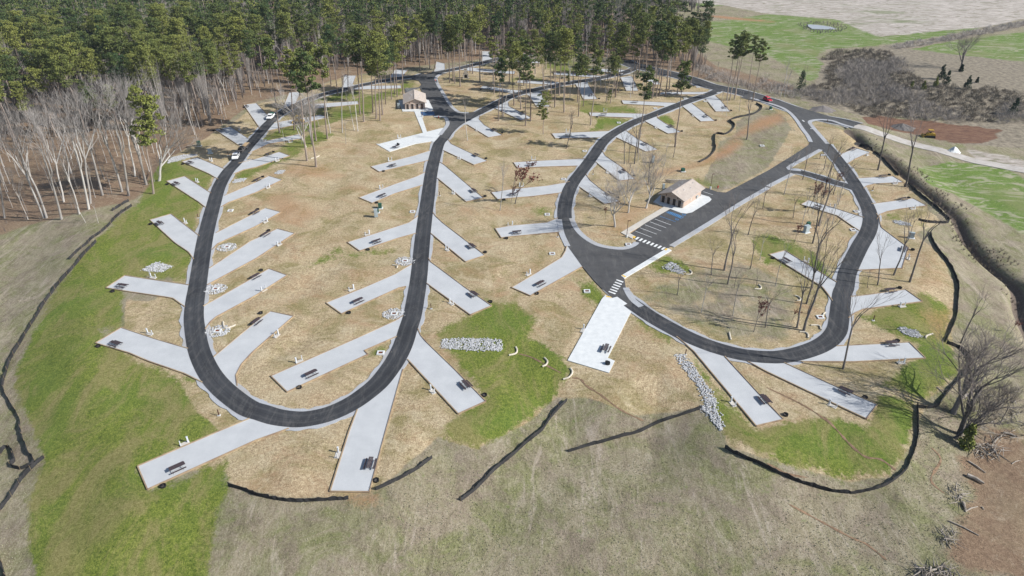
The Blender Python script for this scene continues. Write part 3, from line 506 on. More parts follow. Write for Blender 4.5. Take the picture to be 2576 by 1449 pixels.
    c = t.mix(edge(zk, fine, .8), c, t.ramp(tex, [(.38, (.07, .055, .045)), (.62, (.2, .16, .13))]))
    t.bump(t.math('ADD', fine, vf), .55, .35)
    zd = t.attr('zone_c')[2]; c = t.mix(edge(zd, mid, .8), c, t.ramp(t.noise(.6, 5, .7, stretch=(.5, 1.6, 1), dist=.6), [(.36, (.10, .05, .034)), (.62, (.20, .115, .075))]))
    return t.done(c)
ground.data.materials.append(ground_mat())
# ---------------------------------------------------------------- roads, pads, walks
for k, (nm, w, c) in enumerate(roadlines):
    r = np.random.default_rng(k); L, R = offset(c, w); v = []
    for a, b in zip(L, R): v += [(*a, .06 + .002 * k), (*b, .06 + .002 * k), (*a, -.1), (*b, -.1)]
    f = []
    for i in range(len(L) - 1): j = i * 4; f += [(j, j + 1, j + 5, j + 4), (j + 2, j, j + 4, j + 6), (j + 1, j + 3, j + 7, j + 5)]
    ro = mesh_np(nm, v, f, m_asph); at_ = ro.data.attributes.new("across", 'FLOAT', 'POINT'); at_.data.foreach_set("value", np.tile([1.0, 3.0, 1.0, 3.0], len(L)).astype(np.float32))
    tag(ro, {"loop_road": "dark asphalt road looping round the left camp", "link_road": "dark asphalt ring and right loop road", "connector_road": "short narrow asphalt link to the right loop", "upper_road": "asphalt road climbing into the far woods", "access_road": "wide asphalt entrance road along the woods"}[nm], kind="structure")
    ws = [w + .75 + .3 * math.sin(i * .9) * r.uniform(.3, 1) + r.uniform(-.12, .12) for i in range(len(c))]
    L, R = offset(c, lambda i: ws[i]); v = []
    for a, b in zip(L, R): v += [(*a, .02 + .002 * k), (*b, .02 + .002 * k), (*a, -.2), (*b, -.2)]
    tag(mesh_np("gravel_shoulder", v, f, m_shld), "pale gravel shoulder beside the " + nm.replace("_", " "), kind="structure")
for k, (nm, s) in enumerate(LOTS):
    g = G(s); tag(MB().prism(g, -.1, .072).build(nm, m_asph), "open black " + nm.replace("_", " "), kind="structure")
    cx = np.mean([p[0] for p in g]); n = len(g)
for nm, s, z, m in WALKS: tag(MB().prism(G(s), -.3, z).build(nm, m), nm.replace("_", " ") + " of pale concrete", kind="structure")
grav_road = smooth(G("30 850,1262 1000,1295 1300,1352 1600,1405 1800,1449 31 2100,62 2400,108 2700,160"), 4)
L, R = offset(grav_road, 2.9); v = []
for a, b in zip(L, R): v += [(*a, max(Hs(*a), Hs(*b)) + .12), (*b, max(Hs(*a), Hs(*b)) + .12), (*a, -5), (*b, -5)]
f = []
for i in range(len(L) - 1): j = i * 4; f += [(j, j + 1, j + 5, j + 4), (j + 2, j, j + 4, j + 6), (j + 1, j + 3, j + 7, j + 5)]
tag(mesh_np("gravel_track", v, f, M("track_gravel", (.46, .44, .42), (.34, .31, .28), .4)), "pale gravel track leading away right", kind="structure")
# kerb-side pale lines along the lot and yard
for s in ("21 2576,440 2300,600 2000,790 1605,1030", "31 0,430 130,362 250,300", "31 530,58 400,130 205,243 330,268", "30 430,1430 400,1370 340,1290 280,1200 200,1120 90,1065 20 2400,985", "21 1255,990 1220,1020 1130,1050 1000,1045 850,1010 720,930 640,840 600,750", "10 1860,745 1812,782 1830,850 1890,950 1950,1050 2010,1110 2060,1133 2140,1135", "22 1145,0 1180,70 1225,130 1300,190", "30 860,1285 740,1250 640,1215 520,1205 440,1215 420,1235 460,1290 540,1380 31 600,0", "21 475,760 500,900 560,1030", "10 1790,1172 1895,1180 1925,1220 1925,1260 1880,1320 1850,1360"):
    c = smooth(G(s), 4); L, R = offset(c, .75); v = []
    for a, b in zip(L, R): v += [(*a, .10), (*b, .10), (*a, -.2), (*b, -.2)]
    f = []
    for i in range(len(L) - 1): j = i * 4; f += [(j, j + 1, j + 5, j + 4), (j + 2, j, j + 4, j + 6), (j + 1, j + 3, j + 7, j + 5)]
    tag(mesh_np("gravel_shoulder", v, f, m_shld), "pale gravel edge of the asphalt", kind="structure")
def beam(mb, a, b, w, z0, z1):
    a = np.array(a); b = np.array(b); d = (b - a) / (np.linalg.norm(b - a) + 1e-9); n = np.array((-d[1], d[0])) * w / 2
    mb.prism([tuple(a + n), tuple(b + n), tuple(b - n), tuple(a - n)], z0, z1)
allc = np.array([p for _, _, c in roadlines for p in c])
pad_axis = []
for k, (ph, ch, tb, rg, ut) in enumerate(PADS):
    pts = pad_geo[k]; conc = ph.startswith(("concrete pad", "large white concrete"))
    ext = []
    for q in (pts[0], pts[-1]):
        d = allc - np.array(q); i = np.argmin((d ** 2).sum(1)); d = d[i]; L = np.linalg.norm(d) + 1e-6
        ext.append(tuple(np.array(q) + d / L * min(1.3, L)))
    poly = [ext[0]] + list(pts) + [ext[1]]
    zt = .035 + .0025 * (k % 5); cen = np.mean(pts, 0)
    e = empty("camping_pad", (cen[0], cen[1], 0), 0, ("pale concrete camping pad, " if conc else "grey gravel camping pad, ") + ph, "camping pad", "camping pads along the loop roads")
    rel = lambda p: (p[0] - cen[0], p[1] - cen[1])
    MB().prism([rel(p) for p in poly], -.5, zt + (.05 if conc else 0)).build("concrete_slab" if conc else "gravel_surface", m_conc if conc else m_grav, e)
    if not conc:
        mb = MB()
        for a, b in zip(pts[:-1], pts[1:]): beam(mb, rel(a), rel(b), .2, -.45, .17)
        mb.build("timber_edging", m_timb, e)
    dmax = max(range(len(pts) - 1), key=lambda i: math.dist(pts[i], pts[i + 1]))
    a, b = pts[dmax], pts[dmax + 1]; pad_axis.append(math.atan2(b[1] - a[1], b[0] - a[0]))
# ---------------------------------------------------------------- painted markings
def quad_mark(nm, s, m, lab, z=.08): tag(MB().prism(G(s), z - .003, z, False).build(nm, m), lab, kind="structure")
mb = MB()
for s in ("21 1437,757 1600,817", "21 1387,785 1551,846", "21 1338,815 1502,877", "21 1289,846 1454,909", "21 1240,878 1404,941", "21 1925,482 2020,512"):
    a, b = G(s); beam(mb, a, b, .14, .077, .081)
for k in range(6):
    a, b = G("10 %d,%d %d,%d" % (1503 + k * 4, 893 + k * 10, 1640 + k * 4, 889 + k * 10)); beam(mb, a, b, .16, .077, .081)
tag(mb.build("parking_lines", m_mark_w), "white painted parking stall lines", kind="structure")
mb = MB()
for s in ("21 1490,728 1645,785", "21 1550,680 1590,684", "21 1590,682 1728,735", "21 1548,690 1700,752", "21 1728,735 1700,752"):
    a, b = G(s); beam(mb, a, b, .15, .077, .081)
for k in range(9):
    t = k / 9; x0, y0, x1, y1 = 1560 + 138 * t, 683 + 53 * t, 1590 + 135 * t, 709 + 40 * t
    a, b = G("21 %f,%f %f,%f" % (1588 + 130 * t, 683 + 50 * t, 1562 + 138 * t, 697 + 55 * t)); beam(mb, a, b, .3, .077, .081)
for cx, cy in ((1660, 763), (1730, 716)):
    g = G("21 %f,%f" % (cx, cy))[0]
    mb.ring((g[0], g[1], .077), .5, .36, .004, 14); mb.box((g[0] - .1, g[1] + .6, .079), (.16, .9, .004), .3); mb.box((g[0] + .35, g[1] + .25, .079), (.7, .14, .004), .2)
tag(mb.build("accessible_parking_markings", m_mark_b), "blue painted accessible parking hatching and wheelchair symbols", kind="structure")
quad_mark("blue_parking_marking", "10 1655,1127 1790,1122 1800,1162 1672,1168", M("worn_blue_paint", (.045, .12, .26), (.03, .06, .12), .6), "blue painted accessible stall by the upper restroom")
mb = MB()
for k in range(8):
    x, y = 1262 + k * 37.6, 952 + k * 14.6
    mb.prism(G("21 %f,%f %f,%f %f,%f %f,%f" % (x - 28, y + 8, x + 2, y - 15, x + 22, y - 9, x - 8, y + 14)), .077, .081)
for k in range(6):
    x, y = 1084 - k * 15.5, 1380 + k * 23.5
    mb.prism(G("21 %f,%f %f,%f %f,%f %f,%f" % (x - 37, y - 8, x - 30, y - 16, x + 40, y + 8, x + 30, y + 18)), .077, .081)
tag(mb.build("crosswalk_marking", m_mark_w), "white crosswalk bars across the asphalt", kind="structure")
for s, z in (("21 1210,943 1222,930 1248,936 1232,954", .135), ("21 1532,1068 1548,1053 1568,1058 1550,1077", .135), ("21 1102,1325 1112,1320 1152,1338 1135,1347", .135), ("22 945,80 1000,93 1002,102 947,92", .10)):
    quad_mark("yellow_tactile_marking", s, m_mark_y, "yellow tactile kerb ramp patch", z)
mb = MB()
for s in ("20 2060,935 2088,929", "30 345,1210 365,1225", "30 425,1295 450,1298"):
    a, b = G(s); beam(mb, a, b, .5, .08, .084)
tag(mb.build("road_arrow_marking", m_mark_w), "worn white arrow markings at the junctions", kind="structure")
m_gully = M("red_clay_soil", (.27, .18, .115), (.13, .085, .055), 1.6, bump=.4)
for s_ in ["22 600,905 690,920 750,985 900,1080 1100,1230 1330,1340", "22 60,660 200,700 330,770 500,860", "33 560,-160 720,10 830,130 980,250 1140,280 1290,390", "33 -20,310 200,420 400,460", "32 -20,1000 300,1150 500,1270 640,1380", "33 200,720 500,880 650,960 860,1070 1000,1130 1200,1290", "33 1640,150 1740,280 1640,480 1780,620"]:
    c = [land(*q) for q in smooth(P(s_), 5)]; g_ = np.random.default_rng(len(c)); v = []; f = []
    L, R = offset([p[:2] for p in c], lambda i: .04 + .2 * abs(math.sin(i * .7)) * g_.uniform(.5, 1) + .08 * g_.uniform() if 0 < i < len(c) - 1 else .02)
    for a, b in zip(L, R): v += [(*a, float(Hs(*a)) + .05), (*b, float(Hs(*b)) + .05)]
    for i in range(len(c) - 1): f.append((2 * i, 2 * i + 1, 2 * i + 3, 2 * i + 2))
    tag(mesh_np("erosion_gully", v, f, m_gully), "narrow washed out red soil gully", kind="structure")
# ---------------------------------------------------------------- picnic tables, fire rings, utility posts
def make_table(loc, rz, label):
    e = empty("picnic_table", loc, rz, label, "picnic table", "dark picnic tables on the pads")
    t = MB()
    for k in range(5): t.box((0, -.32 + k * .16, .76), (2.5, .13, .04))
    for x in (-1.15, -.4, .4, 1.15): t.box((x, 0, .73), (.07, .78, .03))
    t.build("tabletop", m_slate, e)
    for s in (-1, 1):
        b = MB()
        for k in range(2): b.box((0, s * (.72 + k * .15), .45), (2.4, .13, .04))
        b.build("bench", m_slate, e)
    f = MB()
    for x in (-.8, .8):
        f.tube([(x, -.25, .72), (x, -.7, .03)], .035, 5).tube([(x, .25, .72), (x, .7, .03)], .035, 5).box((x, 0, .40), (.06, 1.7, .06))
    f.box((0, 0, .05), (1.6, .06, .05)); f.build("frame", m_galv, e); return e
def make_ring(loc, rz, label):
    e = empty("fire_ring", loc, rz, label, "fire ring", "black steel fire rings by the pads")
    MB().ring((0, 0, 0), .48, .43, .32).build("steel_ring", m_black, e)
    g = MB()
    for k in range(7): g.box((0.06, -.24 + k * .08, .36), (.42, .025, .02))
    g.box((-.15, 0, .36), (.03, .55, .03)); g.build("cooking_grate", m_black, e)
    MB().ring((0, 0, -.02), .42, .01, .05, 14).build("ash_bed", m_bark_d, e); return e
def make_util(loc, rz, label):
    e = empty("utility_hookup", loc, rz, label, "utility hookup", "white utility hookups beside the pads")
    MB().box((0, 0, .06), (1.6, .85, .12)).build("concrete_base", m_walk, e)
    MB().box((-.6, 0, .68), (.26, .2, 1.15)).box((-.6, 0, 1.29), (.32, .27, .08)).box((-.6, -.11, .95), (.2, .03, .45)).build("power_pedestal", m_white, e)
    MB().box((.7, .1, .62), (.13, .13, 1.1)).tube([(.7, .1, 1.1), (.7, -.12, 1.05)], .03, 5).build("water_post", m_white, e)
    return e
protos = {}
def place(kind, fn, loc, rz, label):
    if kind not in protos: protos[kind] = fn(loc, rz, label)
    else: dup(protos[kind], loc, rz, label)
for k, (ph, ch, tb, rg, ut) in enumerate(PADS):
    a = pad_axis[k]
    if tb: x, y = G(tb)[0]; place("table", make_table, (x, y, .05 + (.05 if ph.startswith(("concrete pad", "large white concrete")) else 0)), a, "dark metal picnic table on the " + ph)
    if rg: x, y, z = Lp(rg)[0]; place("ring", make_ring, (x, y, z + .04), a + .5, "black steel fire ring beside the " + ph)
    if ut: x, y, z = Lp(ut)[0]; place("util", make_util, (x, y, z + .02), a, "white utility posts on slab beside " + ph)
def grill(s, lab):
    x, y = G(s)[0]; e = empty("pedestal_grill", (x, y, .13), .4, lab, "grill", "black grills on the white concrete pads")
    MB().ring((0, 0, 0), .5, .42, .45).build("fire_bowl", m_black, e); MB().box((-.2, .25, .55), (.5, .12, .35)).box((.05, 0, .47), (.6, .6, .03)).build("cooking_grate", m_black, e)
grill("22 962,768", "black raised fire grill at the foot of the large white concrete pad")
grill("11 1432,12", "black grill standing on the concrete pad below the upper restroom")
# ---------------------------------------------------------------- marker posts, cabinets, drains
POSTS = [("03 2205,-165", "in the straw below the lower left road bend"), ("01 1995,745", "between two outer pads left of the road"), ("11 1848,522", "on the shoulder right of the middle road"), ("12 1762,210", "by the right shoulder above the long pad"), ("21 460,938", "by the ring road beside the dirt mound"), ("21 815,305", "between two inner ring pads"), ("22 1745,672", "at the top of the white rock channel"), ("32 1058,328", "in the straw right of the right loop"), ("31 1050,470", "inside the bend of the right loop"), ("01 2298,115", "beside the truck on the left road"), ("30 595,1235", "at the corner of the entrance junction")]
proto = None
for s, ph in POSTS:
    x, y, z = Lp(s)[0]; lab = "short brown site marker post " + ph
    if proto is None:
        proto = empty("marker_post", (x, y, z), 0, lab, "marker post", "brown site marker posts")
        MB().box((0, 0, .75), (.16, .16, 1.3)).build("post", m_brownpost, proto); MB().box((0, 0, .06), (.55, .4, .12)).build("footing", m_conc, proto)
    else: dup(proto, (x, y, z), 0, lab)
def cabinet(nm, s, d, m, lab, cat, rz=.1, base=True):
    x, y, z = Lp(s)[0]; e = empty(nm, (x, y, z), rz, lab, cat)
    b = MB().box((0, 0, d[2] / 2 + .12), d); b.box((0, 0, d[2] + .15), (d[0] + .08, d[1] + .08, .06)); b.box((0, -d[1] / 2 - .015, d[2] * .5 + .1), (d[0] * .8, .03, d[2] * .8)); b.build("cabinet_body", m, e)
    MB().box((0, 0, d[2] * .6), (d[0] * .04 + .02, d[1] + .12, .16)).build("handle", m_galv, e)
    if base: MB().box((.1, -.1, .06), (d[0] + .5, d[1] + .5, .12)).build("concrete_base", m_conc, e)
G_T = "green enamel transformer cabinet "
cabinet("transformer_cabinet", "11 1250,645", (1.0, 1.0, 1.3), m_green, G_T + "between the middle road left pads", "transformer cabinet")
cabinet("electrical_cabinet", "11 1210,735", (1.0, .8, 2.3), m_grey, "tall grey electrical cabinet beside the green transformer left of the middle road", "electrical cabinet", .2, False)
cabinet("small_transformer", "11 1225,690", (.7, .6, 1.0), m_green, "low green box behind the tall grey electrical cabinet", "utility box")
cabinet("transformer_cabinet", "00 2005,1470", (1.1, 1.0, 1.7), m_green, G_T + "at the left woods edge above the rocks", "transformer cabinet")
cabinet("meter_panel", "01 2115,95", (1.3, .7, 1.5), m_grey, "pale grey meter cabinet on slab left of the white truck", "electrical cabinet", .4)
cabinet("transformer_cabinet", "21 1718,275", (1.1, 1.0, .9), m_green, "low green transformer box above the right restroom building", "transformer cabinet")
cabinet("electrical_cabinet", "21 1415,190", (.8, .7, 2.3), m_grey, "slim grey cabinet behind the big leafless oaks", "electrical cabinet", .1, False)
cabinet("electrical_cabinet", "21 1522,455", (.7, .6, 1.6), m_grey, "small grey cabinet at the back corner of the right restroom", "electrical cabinet", .1, False)
cabinet("electrical_cabinet", "31 380,890", (1.5, .9, 2.0), m_grey, "grey equipment cabinet among thin trees in the right loop", "electrical cabinet", .5)
cabinet("transformer_cabinet", "31 400,835", (.9, .9, 1.3), m_green, "green cabinet behind the grey one in the right loop", "transformer cabinet")
cabinet("meter_panel", "31 1435,945", (1.3, .7, 1.5), m_grey, "grey green cabinet beside the widest right loop pad", "electrical cabinet", -.3)
cabinet("transformer_cabinet", "30 25,1100", (.9, .9, 1.0), m_green, "small dark green box below the red car", "transformer cabinet")
cabinet("electrical_cabinet", "10 1437,1090", (1.0, .7, 2.0), m_grey, "grey cabinet at the left side of the upper restroom", "electrical cabinet", .1, False)
DRAINS = [("01 2285,1040", 1, "ringed by white rock beside the left loop upper inner pads"), ("01 2320,672", 0, "between two left loop inner pads near top"), ("02 2170,12", 1, "ringed by rock above the lower left inner pads"), ("02 2190,435", 1, "ringed by rock near the wood chunk at lower left loop"), ("11 1575,685", 0, "left of the middle road in short green grass"), ("11 1500,1182", 1, "ringed by rock left of the middle road"), ("12 1390,262", 1, "ringed by rock above the long bottom pad"), ("12 1255,657", 0, "in the notch of the long bottom pad"), ("20 1745,993", 0, "at the top left of the ring road"), ("20 1945,1022", 0, "between the topmost ring inner pads"), ("20 1443,1092", 0, "beside the upper ring road left strip pads"), ("20 1075,1237", 0, "under the upper green lawn by the ring road"), ("20 1870,879", 0, "inside the curved tip at the upper entrance"), ("20 1100,747", 0, "beside the shaded upper strip pad"), ("21 732,74", 0, "on the ring road left shoulder near the top"), ("21 520,357", 0, "on the ring road left shoulder at mid height"), ("21 355,712", 0, "in the green patch left of the ring road"), ("21 405,1107", 0, "on the dirt mound left of the junction"), ("21 1170,1015", 0, "at the island tip by the parking crosswalk"), ("22 755,37", 0, "in green grass left of the lower crosswalk"), ("32 525,297", 0, "inside the right loop at its lower right"), ("31 888,684", 0, "inside the right loop near the big bend"), ("31 855,868", 0, "inside the right loop by the tilted slab"), ("10 83,1417", 0, "beside the left road at the green strip"), ("30 -60,1470", 0, "on the orange bank left of the fork")]
proto = None; drain_xy = []
for s, rk, ph in DRAINS:
    x, y, z = Lp(s)[0]; z = max(z, -.02); lab = "white concrete drain inlet " + ph; drain_xy.append((x, y, z, rk, ph))
    if proto is None:
        proto = empty("drain_inlet", (x, y, z), 0, lab, "drain inlet", "concrete drain inlets")
        b = MB()
        for c, d in (((0, .52, .1), (1.5, .3, .3)), ((0, -.52, .1), (1.5, .3, .3)), ((-.6, 0, .1), (.3, .74, .3)), ((.6, 0, .1), (.3, .74, .3))): b.box(c, d)
        b.build("concrete_frame", m_conc, proto)
        g = MB()
        for k in range(7): g.box((-.39 + k * .13, 0, .12), (.08, .74, .06))
        g.build("iron_grate", m_rust, proto)
    else: dup(proto, (x, y, z), 0, lab)
# ---------------------------------------------------------------- riprap: beds of loose white rock
base_v = []; import itertools
ico = bpy.data.meshes.new("tmp")
import bmesh
bmh = bmesh.new(); bmesh.ops.create_icosphere(bmh, subdivisions=1, radius=1); IV = np.array([v.co[:] for v in bmh.verts]); IF = np.array([[v.index for v in f.verts] for f in bmh.faces]); bmh.free(); bpy.data.meshes.remove(ico)
def rocks(name, pts, size, lab, kind="stuff", cat=None):
    V = []; F = []
    for k, (x, y, z) in enumerate(pts):
        s = size * rng.uniform(.5, 1.35); q = IV * rng.uniform(.7, 1.2, (12, 1)) * np.array([s, s * rng.uniform(.6, 1), s * rng.uniform(.45, .8)])
        a = rng.uniform(0, 6.28); c, d = math.cos(a), math.sin(a)
        q = np.stack([q[:, 0] * c - q[:, 1] * d, q[:, 0] * d + q[:, 1] * c, q[:, 2]], -1) + (x, y, z + s * .15)
        V.append(q); F.append(IF + 12 * k)
    o = mesh_np(name, np.concatenate(V), np.concatenate(F), m_rock); return tag(o, lab, cat, None, kind)
def fill(poly, n):
    a = np.array(poly); out = []
    while len(out) < n:
        q = rng.uniform(a.min(0), a.max(0), (n * 3, 2)); q = q[inside(q[:, 0], q[:, 1], poly)]; out += [tuple(p) for p in q]
    return out[:n]
BEDS = [("01 1440,1272 1500,1230 1575,1195 1640,1205 1700,1225 1720,1240 1640,1285 1560,1292", "white rock pile on the green slope left of the road"), ("01 1690,190 1700,160 1750,130 1960,105 1978,118 1900,140 1790,170 1700,192", "long white rock strip at the left woods edge"), ("12 1885,515 2100,512 2300,515 2440,522 2470,560 2472,635 2200,632 1900,608 1868,585", "long rectangular white rock bed in the middle grass"), ("21 1530,1245 1570,1210 1610,1193 1670,1230 1738,1290 1690,1306 1600,1280", "rock pile in the grass below the pale sidewalk"),
 ("22 1645,685 1700,672 1740,700 1800,770 1900,900 1990,1030 2050,1130 2062,1230 2100,1330 2107,1415 2090,1425 2040,1380 1990,1290 1910,1235 1915,1205 1950,1195 1930,1110 1870,990 1780,880 1700,770", "long white rock channel running down beside the bottom right pad"), ("32 1325,402 1370,400 1430,425 1500,440 1550,495 1480,492 1400,475 1330,440", "white rock patch on the green bank at right"), ("31 1265,775 1330,778 1430,800 1432,826 1350,815 1280,798", "small rock patch beside the ditch lawn"), ("01 2345,385 2370,360 2440,350 2485,348 2440,380 2360,392", "small rocks between two inner left pads"), ("01 2450,185 2480,160 2530,158 2520,178 2470,192", "small rocks right of the truck"), ("11 190,295 240,266 285,268 270,292 220,306", "small rocks by the reddish bare soil")]
for s, lab in BEDS:
    us = P(s); a = np.array(us); ar = .5 * abs(sum(us[i][0] * us[(i + 1) % len(us)][1] - us[(i + 1) % len(us)][0] * us[i][1] for i in range(len(us))))
    g = [land(*p)[:2] for p in us]; ga = .5 * abs(sum(g[i][0] * g[(i + 1) % len(g)][1] - g[(i + 1) % len(g)][0] * g[i][1] for i in range(len(g))))
    n = int(min(4200, max(80, ga / .04)))
    ed = [(g[i][0] + (g[(i + 1) % len(g)][0] - g[i][0]) * t_ + rng.normal() * .22, g[i][1] + (g[(i + 1) % len(g)][1] - g[i][1]) * t_ + rng.normal() * .22) for i in range(len(g)) for t_ in rng.uniform(0, 1, 14)]
    rocks("riprap", [(x, y, float(Hs(x, y)) + rng.uniform(0, .12)) for x, y in fill(g, n) + ed], .18, lab)
for x, y, z, rk, ph in drain_xy:
    if rk:
        pts = []
        for k in range(260):
            a, r = rng.uniform(0, 6.28), 2.3 * math.sqrt(rng.uniform(.09, 1)); px, py = x + r * math.cos(a) * 1.15, y + r * math.sin(a)
            if max(abs(px - x) / .75, abs(py - y) / .7) > 1.05: pts.append((px, py, float(Hs(px, py)) + .03))
        rocks("riprap", pts, .2, "circle of white rock around drain " + ph.replace("ringed by white rock ", "").replace("ringed by rock ", ""))
# ---------------------------------------------------------------- silt fences
FEN = [("01 1330,625 1275,660 1220,697 1165,745 1115,802", "short upper run below the leafless wood at left"), ("01 1300,578 1250,600 1190,640 1130,675", "uppermost piece beside the leafless wood"), ("01 1115,805 1050,865 985,915 920,960 880,1005 800,1065 705,1160", "middle left piece overlapping the long run"),
 ("01 972,985 915,1045 860,1100 780,1200 700,1290 600,1400 560,1449 02 520,60 470,120 380,270 290,410 215,540 110,710 70,830 50,900 30,990 70,1110 130,1200 190,1310 210,1449 03 240,90 290,210 345,290 290,345 180,372 110,335 150,290 130,210 90,155 40,165 0,230", "very long run curving down the left field edge"), ("03 448,258 370,320 250,440 190,520 130,620 60,710 0,790 -120,900", "run leaving the lower left corner"), ("03 -60,1200 0,1270 30,1370 60,1480", "short piece at the bottom left corner"),
 ("03 2295,545 2450,590 13 0,638 100,662 200,685 320,700 440,706 560,700 700,693 830,685 930,678", "run in front of the bottom middle pad"), ("13 1212,585 1400,500 1600,392 1700,320 1775,262", "short run right of the bottom middle pad"), ("13 2060,695 2150,630 2240,555 2400,390 23 0,245 150,110 290,0 22 330,1400 390,1310 470,1220 550,1140", "long diagonal run in the middle field"),
 ("23 570,200 750,145 900,108 1100,50 1290,0 22 1450,1370 1650,1300 1900,1220", "straight run meeting the rock channel"), ("23 2140,160 2230,215 2330,260 2500,330 33 0,370 150,440 300,500 450,550 600,592 750,612 860,618 1000,595 1150,555 1250,500 1330,440 1400,370 1430,300 1480,170 1500,60 1505,0 32 1500,1180", "long curved run round the bottom right lawn"),
 ("31 1635,890 1645,960 1700,1060 1780,1160 1850,1260 1900,1380 1915,1449 32 1905,150 1890,300 1845,420 1785,545", "run down the right bank beside the loop"), ("32 1795,555 1900,595 1950,620 2000,670 2025,730 2020,830 1960,890 1900,950 1780,1090 1690,1200 1500,1205", "sagging run beside the fallen trees"), ("31 870,0 1000,30 1075,90 1150,150 1230,240 1310,320", "run between topmost right pad and ditch"), ("31 1405,400 1500,490 1600,570 1700,650 1760,710 1812,760 1810,795 1700,797 1600,790 1510,765", "run hooking round the right lawn above the ditch"),
 ("20 2455,1045 2515,1090 2430,1150 2300,1180 2190,1215 2240,1265 2200,1325 2130,1357 2050,1350 21 2040,0 2045,60 1980,135 1890,185", "winding run on the orange bank inside the ring")]
me_stake = MB().box((0, 0, .5), (.05, .05, 1.3)).build("stake", m_stake, link=False)
for s, ph in FEN:
    c = []; base = P(s)
    for q in smooth(base, 4): c.append(land(*q))
    e = empty("silt_fence", c[0], 0, "black silt fence, " + ph, "silt fence", "black silt fences round the site"); o = np.array(c[0])
    v = []; r = np.random.default_rng(len(c)); stk = []
    acc = 0
    for i, p in enumerate(c):
        a = np.array(c[max(i - 1, 0)]); b = np.array(c[min(i + 1, len(c) - 1)]); d = (b - a)[:2]; d /= np.linalg.norm(d) + 1e-9; n = np.array((-d[1], d[0])) * .03
        h = .86 + r.uniform(-.2, .08); q = np.array(p) - o; ln = r.uniform(-.1, .1)
        v += [(q[0] + n[0], q[1] + n[1], q[2] - .25), (q[0] + n[0] + ln, q[1] + n[1] + ln, q[2] + h), (q[0] - n[0] + ln, q[1] - n[1] + ln, q[2] + h), (q[0] - n[0], q[1] - n[1], q[2] - .25)]
        acc += math.dist(p, c[i - 1]) if i else 9
        if acc > 2.6: stk.append((q[0] + n[0] * 2.5, q[1] + n[1] * 2.5, q[2])); acc = 0
    f = []
    for i in range(len(c) - 1):
        for k in range(4): f.append((i * 4 + k, i * 4 + (k + 1) % 4, i * 4 + 4 + (k + 1) % 4, i * 4 + 4 + k))
    mesh_np("fabric", v, f, m_fabric, e); [setattr(link_me("stake", me_stake, e), "location", q_) for q_ in stk[:99]]
WAT = [("22 38,598 50,625 48,650 25,668 -30,680", "first in the gully below the long rock bed"), ("22 325,706 345,725 357,750 340,778 305,793", "second in the gully below the long rock bed"), ("22 588,812 606,840 602,870 570,905 515,922", "third and longest in the gully near the concrete pad"), ("21 1785,1270 1808,1295 1795,1315 1748,1316", "beside the rock pile below the sidewalk"), ("22 2185,450 2192,485 2202,525", "short one inside the right loop top left"), ("32 270,80 305,92 327,115 318,130 290,130", "inside the right loop above the twin trunks"), ("32 430,378 490,378 522,392 530,420", "inside the right loop near its lower bend"), ("32 318,445 375,450 402,475 402,505", "lowest inside the right loop"), ("32 1655,464 1610,478 1590,490 1585,510", "on the green bank past the rock patch"), ("32 578,252 560,262 555,280 545,292", "beside the right loop drain"), ("22 2440,12 2495,14 2505,-5 2480,-30", "inside the right loop upper middle"), ("02 2248,345 2252,385 2272,408 2330,395 2370,376", "beside the lower left ringed drain"), ("11 1375,1220 1422,1232 1415,1252", "below the middle ringed drain"), ("11 550,150 600,140 638,122", "by the tall trunks of the left loop")]
for s, ph in WAT:
    c = smooth([land(*q) for q in P(s)], 3); o = c[0]
    mb = MB().tube([(x - o[0], y - o[1], z - o[2] + .14) for x, y, z in c], .19, 7)
    w = mb.build("straw_wattle", m_straw); w.location = o; tag(w, "pale straw erosion roll, " + ph, "straw wattle", "curved straw erosion rolls")
